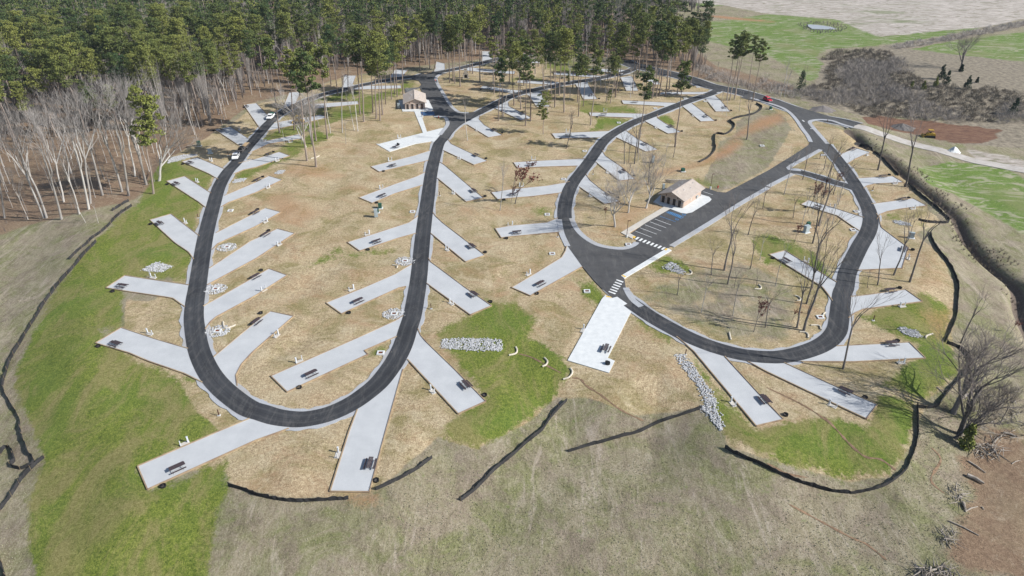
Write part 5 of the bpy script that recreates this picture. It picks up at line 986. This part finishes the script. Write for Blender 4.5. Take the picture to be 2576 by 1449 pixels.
# group phrase, kind, list of foot/top pairs
MAN = [
 ("tall pine in the cluster left of the upper restroom", 'P', "10 1275,1155 1250,330 1085,1225 1050,260 1050,1150 1000,300 1210,1195 1205,320 1250,1215 1235,420 1175,1135 1160,380 1365,1000 1340,420 1420,975 1400,330 1480,950 1475,170 1305,1050 1300,480 930,925 930,330 825,960 760,250 755,865 715,260 1395,940 1380,280"),
 ("slender leafless tree below the green verge left of the upper restroom", 'S', "10 870,1335 870,640 990,1310 900,900 1025,1320 960,740 750,1340 715,840 905,1449 900,1180 285,1449 240,1200 635,1270 560,1000 460,1449 440,1180"),
 ("tall pine rising from the left road near the white trucks", 'N', "10 240,1335 115,380 385,1305 345,480 605,1415 545,420 720,1395 640,420 11 605,230 10 480,460 11 515,170 10 395,520"),
 ("pale leafless tree beside the left loop green strip", 'O', "10 570,1449 480,800 10 500,1480 330,840"),
 ("tall pine along the far edge of the asphalt yard", 'P', "10 1650,710 1630,150 1750,690 1745,90 1805,695 1790,200 1950,830 1915,220 1985,820 1970,160 2000,840 1990,250 2055,870 2040,150 2180,745 2160,130 2255,825 2240,60 2155,730 2130,200 1710,650 1700,120 1600,650 1580,200"),
 ("thin pine trunk near the middle road junction", 'N', "10 2480,1165 2475,500 2440,1215 2460,600 20 185,1220 210,400 135,1265 155,560"),
 ("slim leafless tree near the middle road junction", 'S', "10 2130,1415 2090,960 2490,1170 2540,800 11 2455,670 2520,150"),
 ("young pine among the middle pads", 'Y', "20 315,1350 330,920 395,1100 345,910 565,880 570,720 955,1060 985,900 1255,790 1260,700"),
 ("pine in the middle woods between strip pads", 'P', "20 525,1130 520,300 430,1080 470,330 395,960 370,340 610,890 640,250 820,850 835,260 1040,980 1120,240 310,880 345,300 325,900 260,380 475,960 520,260 120,860 110,300 235,740 215,300 945,1030 1050,520 990,1040 1080,560 90,1100 60,420 660,1030 690,420 20,1060 -20,380"),
 ("tall pine beside the lawn inside the upper ring", 'N', "20 790,1260 890,500"),
 ("pine in the clump between ring road and entrance road", 'P', "20 1245,780 1300,130 1270,770 1385,150 1410,990 1480,230 1450,980 1560,290 1475,970 1600,250 1540,970 1660,170 1660,950 1750,250 1790,890 1900,270 1870,780 1960,290 1350,720 1370,140 1700,880 1820,190 1580,900 1640,330 1230,640 1250,220"),
 ("pine in the small stand left of the red car", 'N', "20 2160,1010 2250,360 2190,1010 2340,350 2235,1000 2375,320 2370,895 2470,360 2420,1025 2540,400 2250,960 2310,340"),
 ("lone pine with round crown by the ring road", 'N', "21 1265,90 20 1370,680 21 1640,30 20 1745,610"),
 ("slim leafless tree on the slope near the red car", 'S', "20 2115,1140 2125,860 2155,1170 2180,950 2285,1120 2310,880 1975,790 2010,620 2060,780 2090,600 30 125,970 215,550 165,975 245,650"),
 ("tall bare tree on the orange bank", 'D', "20 2360,1405 2450,800"),
 ("leafless tree above the ring road", 'D', "21 545,45 20 660,1060 21 1130,200 20 1150,1250 21 1175,185 20 1190,1330 21 1230,200 20 1290,1080"),
 ("big pale oak on the slope before the restroom", 'O', "21 1035,835 1110,140 1170,690 1270,190 1350,645 1410,30"),
 ("thin tree with red leaves left of ring road", 'R', "21 30,600 90,120 0,505 60,230 11 2565,590 2576,380"),
 ("small bare sapling by the oak", 'R', "21 940,760 935,630"),
 ("bare pole-like tree south of the access road", 'D', "21 2135,1270 2290,430 2170,1410 2310,760 2375,915 2485,470 21 2235,1449 2290,1220 21 2450,1449 2500,1250"),
 ("thin dead-leaved tree in the right loop", 'R', "31 395,690 495,310 32 235,345 270,180 32 2440,450 2500,300 22 2430,440 2550,110 31 265,990 330,800 31 670,475 745,270"),
 ("tall leafless tree along the right loop upper curve", 'D', "31 555,540 720,-60 560,260 645,-100 510,825 700,30 31 450,1000 620,350"),
 ("bare tree in the right loop lower interior", 'D', "32 290,402 31 480,1080 32 360,430 31 640,800 32 385,158 31 560,900 32 440,0 31 640,560"),
 ("leafless tree between the widest pad and the fence", 'D', "31 1100,1420 1200,860 1265,1320 1540,600 1425,1390 1760,520 1000,1449 1010,1230"),
 ("bare tree on the ditch bank at upper right", 'D', "31 1105,262 30 1330,980 31 1380,430 30 1600,1010 31 1720,700 1760,540"),
 ("leafless tree leaning over the lower right loop", 'D', "32 755,815 1000,-60 32 1940,550 2170,-60 32 2330,1370 2520,1000"),
 ("huge dark leafless tree at the right edge", 'B', "32 1860,1255 2380,280 32 1925,1470 2300,520 33 1880,60 32 2500,1000 32 2085,1345 2600,860"),
 ("big lone leafless tree in the upper right field", 'B', "30 1940,700 2020,250"),
 ("tall pale trunk at the left woods front", 'W', "01 445,740 00 60,960 01 470,740 00 160,980 01 620,755 00 350,950 01 895,655 00 680,830 01 910,600 00 790,800 01 1035,515 00 820,680 01 1230,480 00 980,690 01 1295,520 00 1130,660 01 1475,410 00 1250,650 01 1360,330 00 1190,700 01 305,415 00 90,1050 01 720,295 00 560,870 01 640,580 00 460,1000 01 45,740 00 -60,1100 01 800,705 00 640,1250 01 1465,390 00 1330,680"),
 ("leafless tree with a sweeping limb by the woods corner", 'O', "01 1605,370 00 1780,960"),
 ("lone pine with yellow green crown at woods front", 'L', "01 1545,500 00 1385,880"),
 ("thin sapling at the left woods front", 'S', "01 860,790 760,540 990,790 930,560 1125,500 1070,280 640,585 515,270 1555,380 1500,120 790,705 700,450 960,540 870,200 1410,400 1380,180"),
 ("leafless tree on the brushy upper right slope", 'D', "30 370,890 400,640 820,1100 832,1000 2240,1000 2280,830"),
]
HH = []
TW = {'P': "pine", 'N': "high-crowned pine"}
for ph, kd, s in MAN:
    p = P(s); prs = [(p[i], p[i + 1]) for i in range(0, len(p) - 1, 2)]; prs.sort(key=lambda q: q[0][0]); n = len(prs)
    for k, (b, t) in enumerate(prs):
        x, y, z, h, ln = measure(b, t); yc = kd == 'Y'
        if kd in 'PN': HH.append((kd, round(h, 1), round(y))); h = min(h, 38); ln *= .8
        lab = ph if n == 1 else (ph + ", " + ORD[k] + " from left")
        e = tree(kd, x, y, z, h, lab, ph if n > 1 else None, ln, wide=1.0 if not yc else 1.0)
        if kd in 'PN': e.scale = (e.scale[2] * (1.0 if kd == 'P' else 1), ) * 2 + (e.scale[2],)
print('HEIGHTS', HH)
man_xy = [tuple(o.location[:2]) for o in COL.objects if o.type == 'EMPTY' and "tree" in o.name or o.name.startswith("young_pine")]
# forest scatter
ZPINE = [(-120, 400), (120, 335), (300, 330), (420, 330), (520, 322), (600, 262), (700, 205), (860, 180), (1030, 160), (1140, 148), (1290, 128), (1450, 118), (1560, 135), (1660, 158), (1750, 180), (1780, 168), (1690, 110), (1560, 55), (1530, 0), (1500, -12), (-120, -12)]
ZBARE = [(-300, 620), (0, 560), (100, 545), (240, 520), (330, 500), (400, 452), (420, 400), (520, 345), (610, 290), (540, 300), (420, 300), (260, 315), (100, 330), (-60, 400), (-300, 420)]
def scatter(poly, n, mind, grid=None, seed=1):
    g = np.random.default_rng(seed); grid = {} if grid is None else grid; out = []
    w = [ray(*p) for p in poly]; a = np.array(w); lo_, hi = a.min(0), a.max(0)
    c = g.uniform(lo_, hi, (n * 6, 2)); c = c[inside(c[:, 0], c[:, 1], w)]; hd = hard_dist(c[:, 0], c[:, 1], 8)
    for (x, y), d in zip(c, hd):
        if d < 2.2: continue
        k = (int(x // mind), int(y // mind))
        if any((x - q[0]) ** 2 + (y - q[1]) ** 2 < mind * mind for i in (-1, 0, 1) for j in (-1, 0, 1) for q in grid.get((k[0] + i, k[1] + j), ())): continue
        grid.setdefault(k, []).append((x, y)); out.append((x, y))
        if len(out) >= n: break
    return out
gr = {}
for x, y in man_xy: gr.setdefault((int(x // 6.0), int(y // 6.0)), []).append((x, y))
pts = scatter(ZPINE, 2300, 6.0, gr, 3)
def in_view(x, y, h=30):
    u, v = proj(x, y, 0); u2, v2 = proj(x, y, h); return -40 < u < 2616 and v2 < 1480 and v > -20 and v2 < 1449
pts = [p for p in pts if -150 < proj(p[0], p[1], 0)[0] < 2700]; pts.sort(key=lambda p: p[1])
vis = [p for p in pts if in_view(*p)]
def region(u, v):
    a = "beyond the left leafless wood" if u < 420 else "behind the left loop" if u < 760 else "behind the upper restroom" if u < 1080 else "behind the asphalt yard" if u < 1350 else "behind the middle pads" if u < 1560 else "at the right edge of the wood"
    return a
n_ind = 0; front = set()
for x, y in vis:
    if n_ind >= 205: break
    u, v = proj(x, y, 0); n_ind += 1; front.add((x, y)); nm = region(u, v)
    tree('P', x, y, float(Hs(x, y)), float(rng.uniform(18, 33)), "tall green pine standing in the dense wood " + nm, "pines of the wood " + nm, 0, 0)
rest = [p for p in pts if p not in front]
ZMID = [(1060, 150), (1300, 120), (1560, 140), (1680, 165), (1720, 235), (1640, 262), (1560, 250), (1450, 300), (1300, 285), (1200, 215), (1110, 175)]
gm = {}
for x, y in man_xy: gm.setdefault((int(x // 5.8), int(y // 5.8)), []).append((x, y))
mp = sorted(scatter(ZMID, 190, 5.8, gm, 14), key=lambda q: proj(q[0], q[1], 0)[0]); random.Random(4).shuffle(mp)
for k, (x, y) in enumerate(mp[:118]):
    u, v = proj(x, y, 0); nm = "near the strip pads" if u < 1380 else "between the middle pads" if u < 1540 else "beside the ring road woods"
    kd = 'N' if k % 2 else 'S'
    tree(kd, x, y, float(Hs(x, y)), float(rng.uniform(20, 29) if kd == 'N' else rng.uniform(12, 20)), ("slim pine trunk with small high crown " if kd == 'N' else "thin bare trunk ") + nm, ("slim pines " if kd == 'N' else "thin bare trunks ") + nm, .03 * math.sin(k * 3))
for poly, n_, ph_ in (([(1960, 390), (2120, 470), (2150, 560), (2090, 690), (1990, 600), (1900, 520)], 15, "in the upper part of the right loop"), ([(1680, 690), (1880, 640), (2060, 720), (2040, 820), (1850, 840), (1700, 760)], 9, "in the dry grass of the right loop"), ([(1500, 380), (1620, 330), (1700, 400), (1640, 460), (1560, 520)], 7, "behind the big oaks by the restroom")):
    q_ = sorted(scatter(poly, n_, 6.0, None, n_), key=lambda q: proj(q[0], q[1], 0)[0])
    for k, (x, y) in enumerate(q_):
        tree('S' if k % 2 else 'D', x, y, float(Hs(x, y)), float(rng.uniform(9, 17)), "slender bare tree " + ph_ + ", " + ORD[k] + " from left", "slender bare trees " + ph_, .04 * math.sin(k * 2))
ZEDGE = [(420, 340), (520, 350), (620, 262), (760, 218), (1040, 168), (1150, 155), (1150, 130), (1000, 140), (760, 180), (600, 225), (430, 290)]
ge = {}
for k, (x, y) in enumerate(scatter(ZEDGE, 80, 5.2, ge, 15)[:64]):
    u, v = proj(x, y, 0); nm = "left of the white trucks" if u < 660 else "above the loop top road" if u < 900 else "behind the upper restroom and yard"
    tree('S' if k % 3 else 'W', x, y, float(Hs(x, y)), float(rng.uniform(13, 21)), "grey leafless tree under the pines " + nm, "leafless trees under the pines " + nm, .02)
# the far wood, past the trees one can tell apart
g = np.random.default_rng(11); VV = []; FF = []; TV = MB(); off = 0
shapes = []
for s in range(8):
    C = []; R = []
    for k in range(26):
        f = g.uniform(0, 1); z = 30 * (.5 + .5 * f); w = 4.3 * (math.sin(math.pi * min(1, .22 + .78 * f) ** 1.1) ** .7 + .12); a = g.uniform(0, 6.28); r = w * math.sqrt(g.uniform(0, 1)) * (.7 + .1 * (s % 4))
        C.append((r * math.cos(a), r * math.sin(a), z)); q = 1.35 * g.uniform(.6, 1.2); R.append((q, q, q * .5))
    shapes.append(leaf_quads(np.array(C), np.array(R), 22, .36, g))
for k, (x, y) in enumerate(rest):
    if y > 640: continue
    V, F = shapes[k % 8]; s = g.uniform(.66, 1.08); a = g.uniform(0, 6.28); c, d = math.cos(a) * s * g.uniform(.85, 1.15), math.sin(a) * s; z = float(Hs(x, y))
    VV.append(np.stack([V[:, 0] * c - V[:, 1] * d + x, V[:, 0] * d + V[:, 1] * c + y, V[:, 2] * s + z], -1)); FF.append(F + off); off += len(V)
    TV.tube([(x, y, z - .3), (x, y, z + 15 * s), (x, y, z + 28 * s)], [.3, .22, .08], 5, False)
tag(mesh_np("pine_wood", np.concatenate(VV), np.concatenate(FF), m_wood), "dense dark green pine canopy filling the upper left", None, None, "stuff")
tag(TV.build("pine_wood_trunks", m_bark_p), "grey pine trunks deep inside the wood", None, None, "stuff")
# leafless wood in front, and saplings between the pines
gb = {}
for x, y in man_xy: gb.setdefault((int(x // 5.0), int(y // 5.0)), []).append((x, y))
bp = [p for p in scatter(ZBARE, 330, 5.0, gb, 5) if in_view(*p, 16) and proj(p[0], p[1], 0)[0] > -40]
for k, (x, y) in enumerate(bp[:70]):
    u, v = proj(x, y, 0); nm = "near the field edge" if v > 470 else "in the middle" if v > 390 else "at the back"
    nm += " of the left wood" if u < 300 else " of the wood by the silt fence" if u < 430 else " of the wood corner"
    kd = 'W' if k % 2 else 'S'
    tree(kd, x, y, float(Hs(x, y)), float(rng.uniform(15, 21) if kd == 'W' else rng.uniform(9, 16)), ("pale leafless tree " if kd == 'W' else "thin leafless sapling ") + nm, ("pale leafless trees " if kd == 'W' else "saplings ") + nm, .02 * math.sin(k), wide=.7)
def stuff_twigs(name, spots, hrange, lab, m, wid=.28, n=26, thin=.03, sun_up=True, seed=4):
    """upright twiggy scrub: many thin three-sided blades rising and fanning from each spot"""
    g = np.random.default_rng(seed); N = len(spots) * n; P0 = np.repeat(np.array(spots), n, 0); h = g.uniform(*hrange, (len(spots), 1)); h = np.repeat(h, n, 0) * g.uniform(.45, 1.05, (N, 1))
    a = g.uniform(0, 6.28, N); fl = g.uniform(.05, wid, N)[:, None] * h; dirv = np.stack([np.cos(a), np.sin(a)], -1)
    st = g.uniform(0, .55, (N, 1)); b0 = P0.copy(); b0[:, :2] += dirv * fl * st; b0[:, 2:] += h * st * .8
    tip = P0.copy(); tip[:, :2] += dirv * fl; tip[:, 2:] += h
    side = np.stack([-np.sin(a + 1), np.cos(a + 1), np.zeros(N)], -1) * thin * g.uniform(.6, 1.6, (N, 1)); sd2 = np.stack([np.cos(a + 1), np.sin(a + 1), np.zeros(N)], -1) * thin
    V = np.stack([b0 - side, b0 + side, b0 + sd2 * 1.5, tip], 1).reshape(-1, 3); i = np.arange(N)[:, None] * 4
    F = np.concatenate([i + (0, 1, 3), i + (1, 2, 3), i + (2, 0, 3)])
    return tag(mesh_np(name, V, F, m), lab, None, None, "stuff")
us = [(x, y, float(Hs(x, y))) for x, y in scatter(ZPINE, 3600, 3.0, None, 8) if proj(x, y, 0)[1] > 40 and -60 < proj(x, y, 0)[0] < 2600]
stuff_twigs("undergrowth", us, (5, 14), "bare grey saplings and undergrowth between the pines", m_under, .2, 18, .075)
us = [(x, y, float(Hs(x, y))) for x, y in scatter(ZPINE, 420, 9.0, None, 28)]
stuff_twigs("leafless_canopy", us, (22, 30), "grey leafless crowns scattered among the far pines", m_twig_w, .17, 70, .07, seed=19)
us = [(x, y, float(Hs(x, y))) for x, y in scatter(ZBARE, 220, 4.2, None, 9)]
stuff_twigs("undergrowth", us, (1.5, 5), "low brown saplings under the left leafless wood", m_twig_d, .3, 8, .03, seed=5)
def scrub(name, spots, rad, lab, m, n=130, ln=.75, th=.05, seed=3):
    g = np.random.default_rng(seed); c = np.array(spots); k = len(c); r = g.uniform(*rad, (k, 1)) * np.array([[1, 1, .85]]) * np.concatenate([g.uniform(.8, 1.2, (k, 2)), g.uniform(.7, 1.25, (k, 1))], 1)
    d = g.normal(size=(k, n, 3)); d[:, :, 2] = np.abs(d[:, :, 2]); d /= np.linalg.norm(d, axis=2, keepdims=True)
    p = c[:, None] + d * r[:, None] * g.uniform(.25, 1, (k, n, 1)) ** .6; u = d + g.normal(size=d.shape) * .45 + (0, 0, .35); u /= np.linalg.norm(u, axis=2, keepdims=True)
    w = np.cross(u, g.normal(size=u.shape)); w /= np.linalg.norm(w, axis=2, keepdims=True); l = ln * g.uniform(.5, 1.4, (k, n, 1)); w *= th * g.uniform(.6, 1.4, (k, n, 1))
    V = np.stack([p - u * l - w, p - u * l + w, p + u * l + w * .3, p + u * l - w * .3], 2).reshape(-1, 3)
    return tag(mesh_np(name, V, np.arange(len(V)).reshape(-1, 4), m), lab, None, None, "stuff")
def blob(s, n, seed, mind=2.2): return [(x, y, float(Hs(x, y))) for x, y in scatter(P(s), n, mind, None, seed)]
BR = blob("30 560,600 640,530 900,500 1200,520 1340,620 1350,700 1600,850 2000,900 2250,880 2600,960 2700,1150 2200,1150 1700,1140 1300,1120 1000,1140 900,1100 700,1060 500,1020 330,960 400,880 620,850 560,720", 1500, 1, 3.0)
nz = lambda p: bump_noise(np.array(p[0]), np.array(p[1]), .09, 5)
scrub("brush_thicket", [p for p in BR if nz(p) > .05], (2.4, 4.6), "dense grey leafless brush filling the hollow at upper right", m_brush, 150, .8, .06, seed=6)
scrub("brush_thicket", [p for p in BR if -.75 < nz(p) <= .05], (1.3, 2.8), "lower darker scrub between the taller grey brush at upper right", m_brushd, 110, .6, .06, seed=16)
scrub("brush_thicket", blob("30 -30,760 0,930 100,960 330,1000 400,960 300,900 200,850 20 2400,860 2300,830 2000,700 1900,650 1850,700 1950,790 2200,850 2500,930", 420, 2, 2.6), (1.6, 3.6), "reddish grey brush along the entrance road edge", m_brush, 90, .8, .05, seed=7)
scrub("hedgerow_brush", blob("30 1250,470 1500,420 1900,370 2250,300 2650,215 2650,270 2250,350 1900,410 1500,470 1300,500", 420, 3, 2.8), (1.4, 2.8), "low brown hedgerow crossing the far field", m_brush, 60, .8, .08, seed=8)
stuff_twigs("brush_thicket", blob("20 900,30 1000,0 1500,-30 1750,60 1870,130 1700,130 1500,100 1200,110 950,120", 520, 4, 4.2), (9, 15), "grey leafless wood behind the pines at top", m_brush, .3, 44, .09, seed=9)
CB = [p for p in blob("31 900,0 1100,-20 1350,150 1500,300 1700,480 1900,640 2100,820 2300,1000 2600,1250 2600,1400 2350,1250 2150,1080 1950,900 1750,700 1500,520 1350,370 1200,150 1000,60", 900, 5, 1.4) if abs(float(seg_dist(np.array(p[0]), np.array(p[1]), creek, False)) - 2.6) < 1.5 * (.4 + abs(float(bump_noise(np.array(p[0]), np.array(p[1]), .15, 9))))]
CB += [p for p in blob("31 800,-40 1100,-60 1450,130 1700,380 1950,560 2200,760 2500,1050 2750,1300 2600,1500 2300,1280 2080,1100 1850,880 1650,700 1450,520 1350,420 1150,160 950,80", 1500, 77, 1.3) if float(bump_noise(np.array(p[0]), np.array(p[1]), .3, 12)) > .1]
stuff_twigs("creek_brush", CB, (.4, 1.6), "dark dead brush along the creek banks", m_brushd, .7, 22, .03, seed=10)
stuff_twigs("brush_thicket", blob("32 1950,1000 2200,900 2576,900 2700,1449 2500,1449 2050,1300", 90, 6, 2.2), (1, 3), "tangled brush under the large right trees", m_twig_d, .8, 30, .02, seed=12)
# cedars
def cedar(s, s2, lab, shade=m_need3):
    b, t = P(s)[0], P(s2)[-1]; x, y, z, h, ln = measure(b, t); g = np.random.default_rng(int(x * 7) % 999); C = []; R = []
    for k in range(40):
        f = g.uniform(0, 1); r = h * .26 * (1 - f) ** .8 * math.sqrt(g.uniform(0, 1)) + .1; a = g.uniform(0, 6.28); C.append((r * math.cos(a), r * math.sin(a), h * (.06 + .88 * f))); q = h * .09 * g.uniform(.7, 1.3) * (1.2 - .6 * f); R.append((q, q, q * 1.2))
    V, F = leaf_quads(np.array(C), np.array(R), 26, .2, g); e = empty("cedar_tree", (x, y, z), 0, lab, "cedar")
    mesh_np("crown", V, F, shade, e); MB().tube([(0, 0, -.3), (0, 0, h * .8)], [.18, .04], 6).build("trunk", m_bark_d, e)
cedar("30 315,920", "30 310,700", "dark evergreen bush beside the entrance road brush")
cedar("30 1735,800", "30 1755,645", "dull green evergreen, left one below the lone field tree")
cedar("30 1790,845", "30 1790,705", "dark round evergreen just below the lone field tree")
cedar("30 1998,895", "30 2010,755", "dark evergreen standing alone in tan grass")
cedar("30 2100,832", "30 2105,775", "smallest dark evergreen in the tan grass")
cedar("30 2450,1160", "30 2460,985", "dark evergreen at the far right of the brush")
cedar("30 1680,870", "30 1690,775", "bright green small evergreen left of the pair", m_need2)
cedar("30 1440,890", "30 1445,815", "low bright evergreen leftmost in the brush", m_need2)
cedar("30 1560,900", "30 1570,810", "low bright evergreen in the middle brush", m_need2)
cedar("30 1940,720", "30 1960,640", "dark shrub hugging the foot of the lone field tree")
cedar("33 1985,130", "32 2030,1370", "olive evergreen bush at the foot of the big right tree", m_need2)
# fallen logs and debris
LOGS = [("33 2000,440", "33 2170,525", .32, "on the brown soil, thick and nearly level"), ("33 1965,715", "33 1985,790", .22, "standing snag near the twig heap"), ("33 1985,800", "33 2110,750", .12, "leaning from the broken stump"), ("33 1820,895", "33 2120,1040", .12, "lowest long branch on the brown soil"), ("33 2010,290", "33 2190,410", .14, "upper long branch on the brown soil"), ("33 2080,150", "33 2200,115", .1, "pale stick beside the top tangle"), ("33 2270,110", "33 2350,40", .16, "crossing the top tangle"), ("33 2370,10", "33 2500,50", .2, "at the top right corner of the soil"), ("32 1935,1125", "32 2050,1070", .3, "pale broken log at the big trunk's foot"), ("32 1700,1000", "32 1780,1080", .1, "thin stick over the sagging fence"), ("33 2455,320", "33 2540,285", .08, "thin forked stick far right"), ("33 1800,1120", "33 1845,1175", .07, "small stick at soil edge"), ("33 2150,750", "33 2175,780", .1, "short stub on open soil"), ("33 2200,120", "33 2265,175", .18, "dark stub below the top tangle")]
for a, b, r, ph in LOGS:
    (x, y, z), (x2, y2, z2) = Lp(a)[0], Lp(b)[0]; o = MB().tube([(0, 0, r), ((x2 - x) * .5, (y2 - y) * .5 + .15, (z2 - z) * .5 + r * 1.3), (x2 - x, y2 - y, z2 - z + r)], [r * 1.1, r, r * .6], 7).build("fallen_log", m_log)
    o.location = (x, y, z); tag(o, "weathered log " + ph, "log", "logs on the cleared soil at lower right")
def tangle(s, n, lab, L_=3.0, seed=1):
    g = np.random.default_rng(seed); mb = MB()
    for x, y, z in blob(s, n, seed, .25):
        a = g.uniform(0, 6.28); l = L_ * g.uniform(.3, 1); h = g.uniform(.05, .9); mb.tube([(x, y, z + h), (x + l * math.cos(a), y + l * math.sin(a), z + h + g.uniform(-.3, .5))], [g.uniform(.03, .13), .02], 4, False)
    tag(mb.build("woody_debris", m_log), lab, None, None, "stuff")
tangle("33 1590,1240 1750,1210 1850,1200 1950,1300 2100,1449 1580,1460", 260, "heap of broken sticks at the bottom right corner", seed=21)
tangle("33 2080,30 2250,10 2450,40 2400,120 2200,130", 70, "tangle of pale sticks at the top of the brown soil", seed=22)
tangle("33 1900,470 2000,440 2050,580 1930,600", 40, "small stick tangle beside the thick log", 2.0, seed=23)
tangle("33 1780,880 1940,860 1960,1000 1800,960", 40, "small stick tangle by the broken stump", 2.0, seed=24)
tangle("32 2000,1000 2576,950 2576,1449 2100,1400", 120, "scattered dead branches under the big trees", 2.5, seed=25)
# pond
pw = Lp("30 390,262 400,250 470,252 560,262 640,275 690,292 640,300 520,300 440,298")
zb = max(p[2] for p in pw) + .25; wat = NT("pond_water", .12)
tag(MB().prism([p[:2] for p in pw], zb - 2, zb).build("pond_water", wat.done(wat.mix(wat.noise(.3, 2), (.30, .31, .33), (.42, .43, .45)))), "pale silty pond in the upper right field", kind="structure")
stuff_twigs("reeds", [p for p in blob("30 290,250 420,235 620,240 760,265 800,300 720,330 520,345 380,315", 300, 31, 1.6) if not inside(np.array(p[0]), np.array(p[1]), [q[:2] for q in pw])], (.6, 1.6), "brown reeds ringing the small pond", m_brush, .6, 20, .06, seed=13)
# grass tufts over the rough ground
gx = []
for s, n, md in (("23 -2700,-100 -2000,-300 02 0,0 500,0", 0, 1),): pass
def tufts(name, zone_s, n, lab, m, hr, thin, seed, cond=None):
    g = np.random.default_rng(seed); w = [ray(*p) for p in P(zone_s)]; a = np.array(w)
    q = g.uniform(a.min(0), a.max(0), (n * 3, 2)); q = q[inside(q[:, 0], q[:, 1], w)][:n]
    i = np.clip(np.searchsorted(xs, q[:, 0]) - 1, 0, nx - 2); j = np.clip(np.searchsorted(ys, q[:, 1]) - 1, 0, ny - 2)
    keep = (Zc[j, i] < .3) & (Zg[j, i] < .35) & (HD[j, i] > 2) & (Zl[j, i] < .6); q, i, j = q[keep], i[keep], j[keep]
    spots = np.concatenate([q, Z[j, i][:, None]], 1)
    return stuff_twigs(name, spots, hr, lab, m, .9, 5, thin, seed=seed)
m_dryg = rnd_mat("dry_grass", (.46, .43, .33), (.26, .25, .15), .95, .4)
tufts("dry_grass", "13 -2576,-1449 0,-1449 0,-100 23 0,-600 33 0,-500 33 1700,-1200 2700,-200 2700,1560 03 -100,1560 03 -100,-1600", 36000, "rough dry field grass across the foreground", m_dryg, (.08, .22), .04, 41)

# ---------------------------------------------------------------- air
hz = MB().box((0, 1000, 52), (3040, 2860, 136)).build("haze")
hm = bpy.data.materials.new("thin_haze"); hm.use_nodes = True; hn = hm.node_tree; hn.nodes.clear()
ho = hn.nodes.new("ShaderNodeOutputMaterial"); hv = hn.nodes.new("ShaderNodeVolumePrincipled")
hv.inputs["Color"].default_value = (.72, .85, 1, 1); hv.inputs["Density"].default_value = .00007; hn.links.new(hv.outputs[0], ho.inputs["Volume"])
hz.data.materials.append(hm); tag(hz, "thin pale air over the far field", None, None, "stuff")
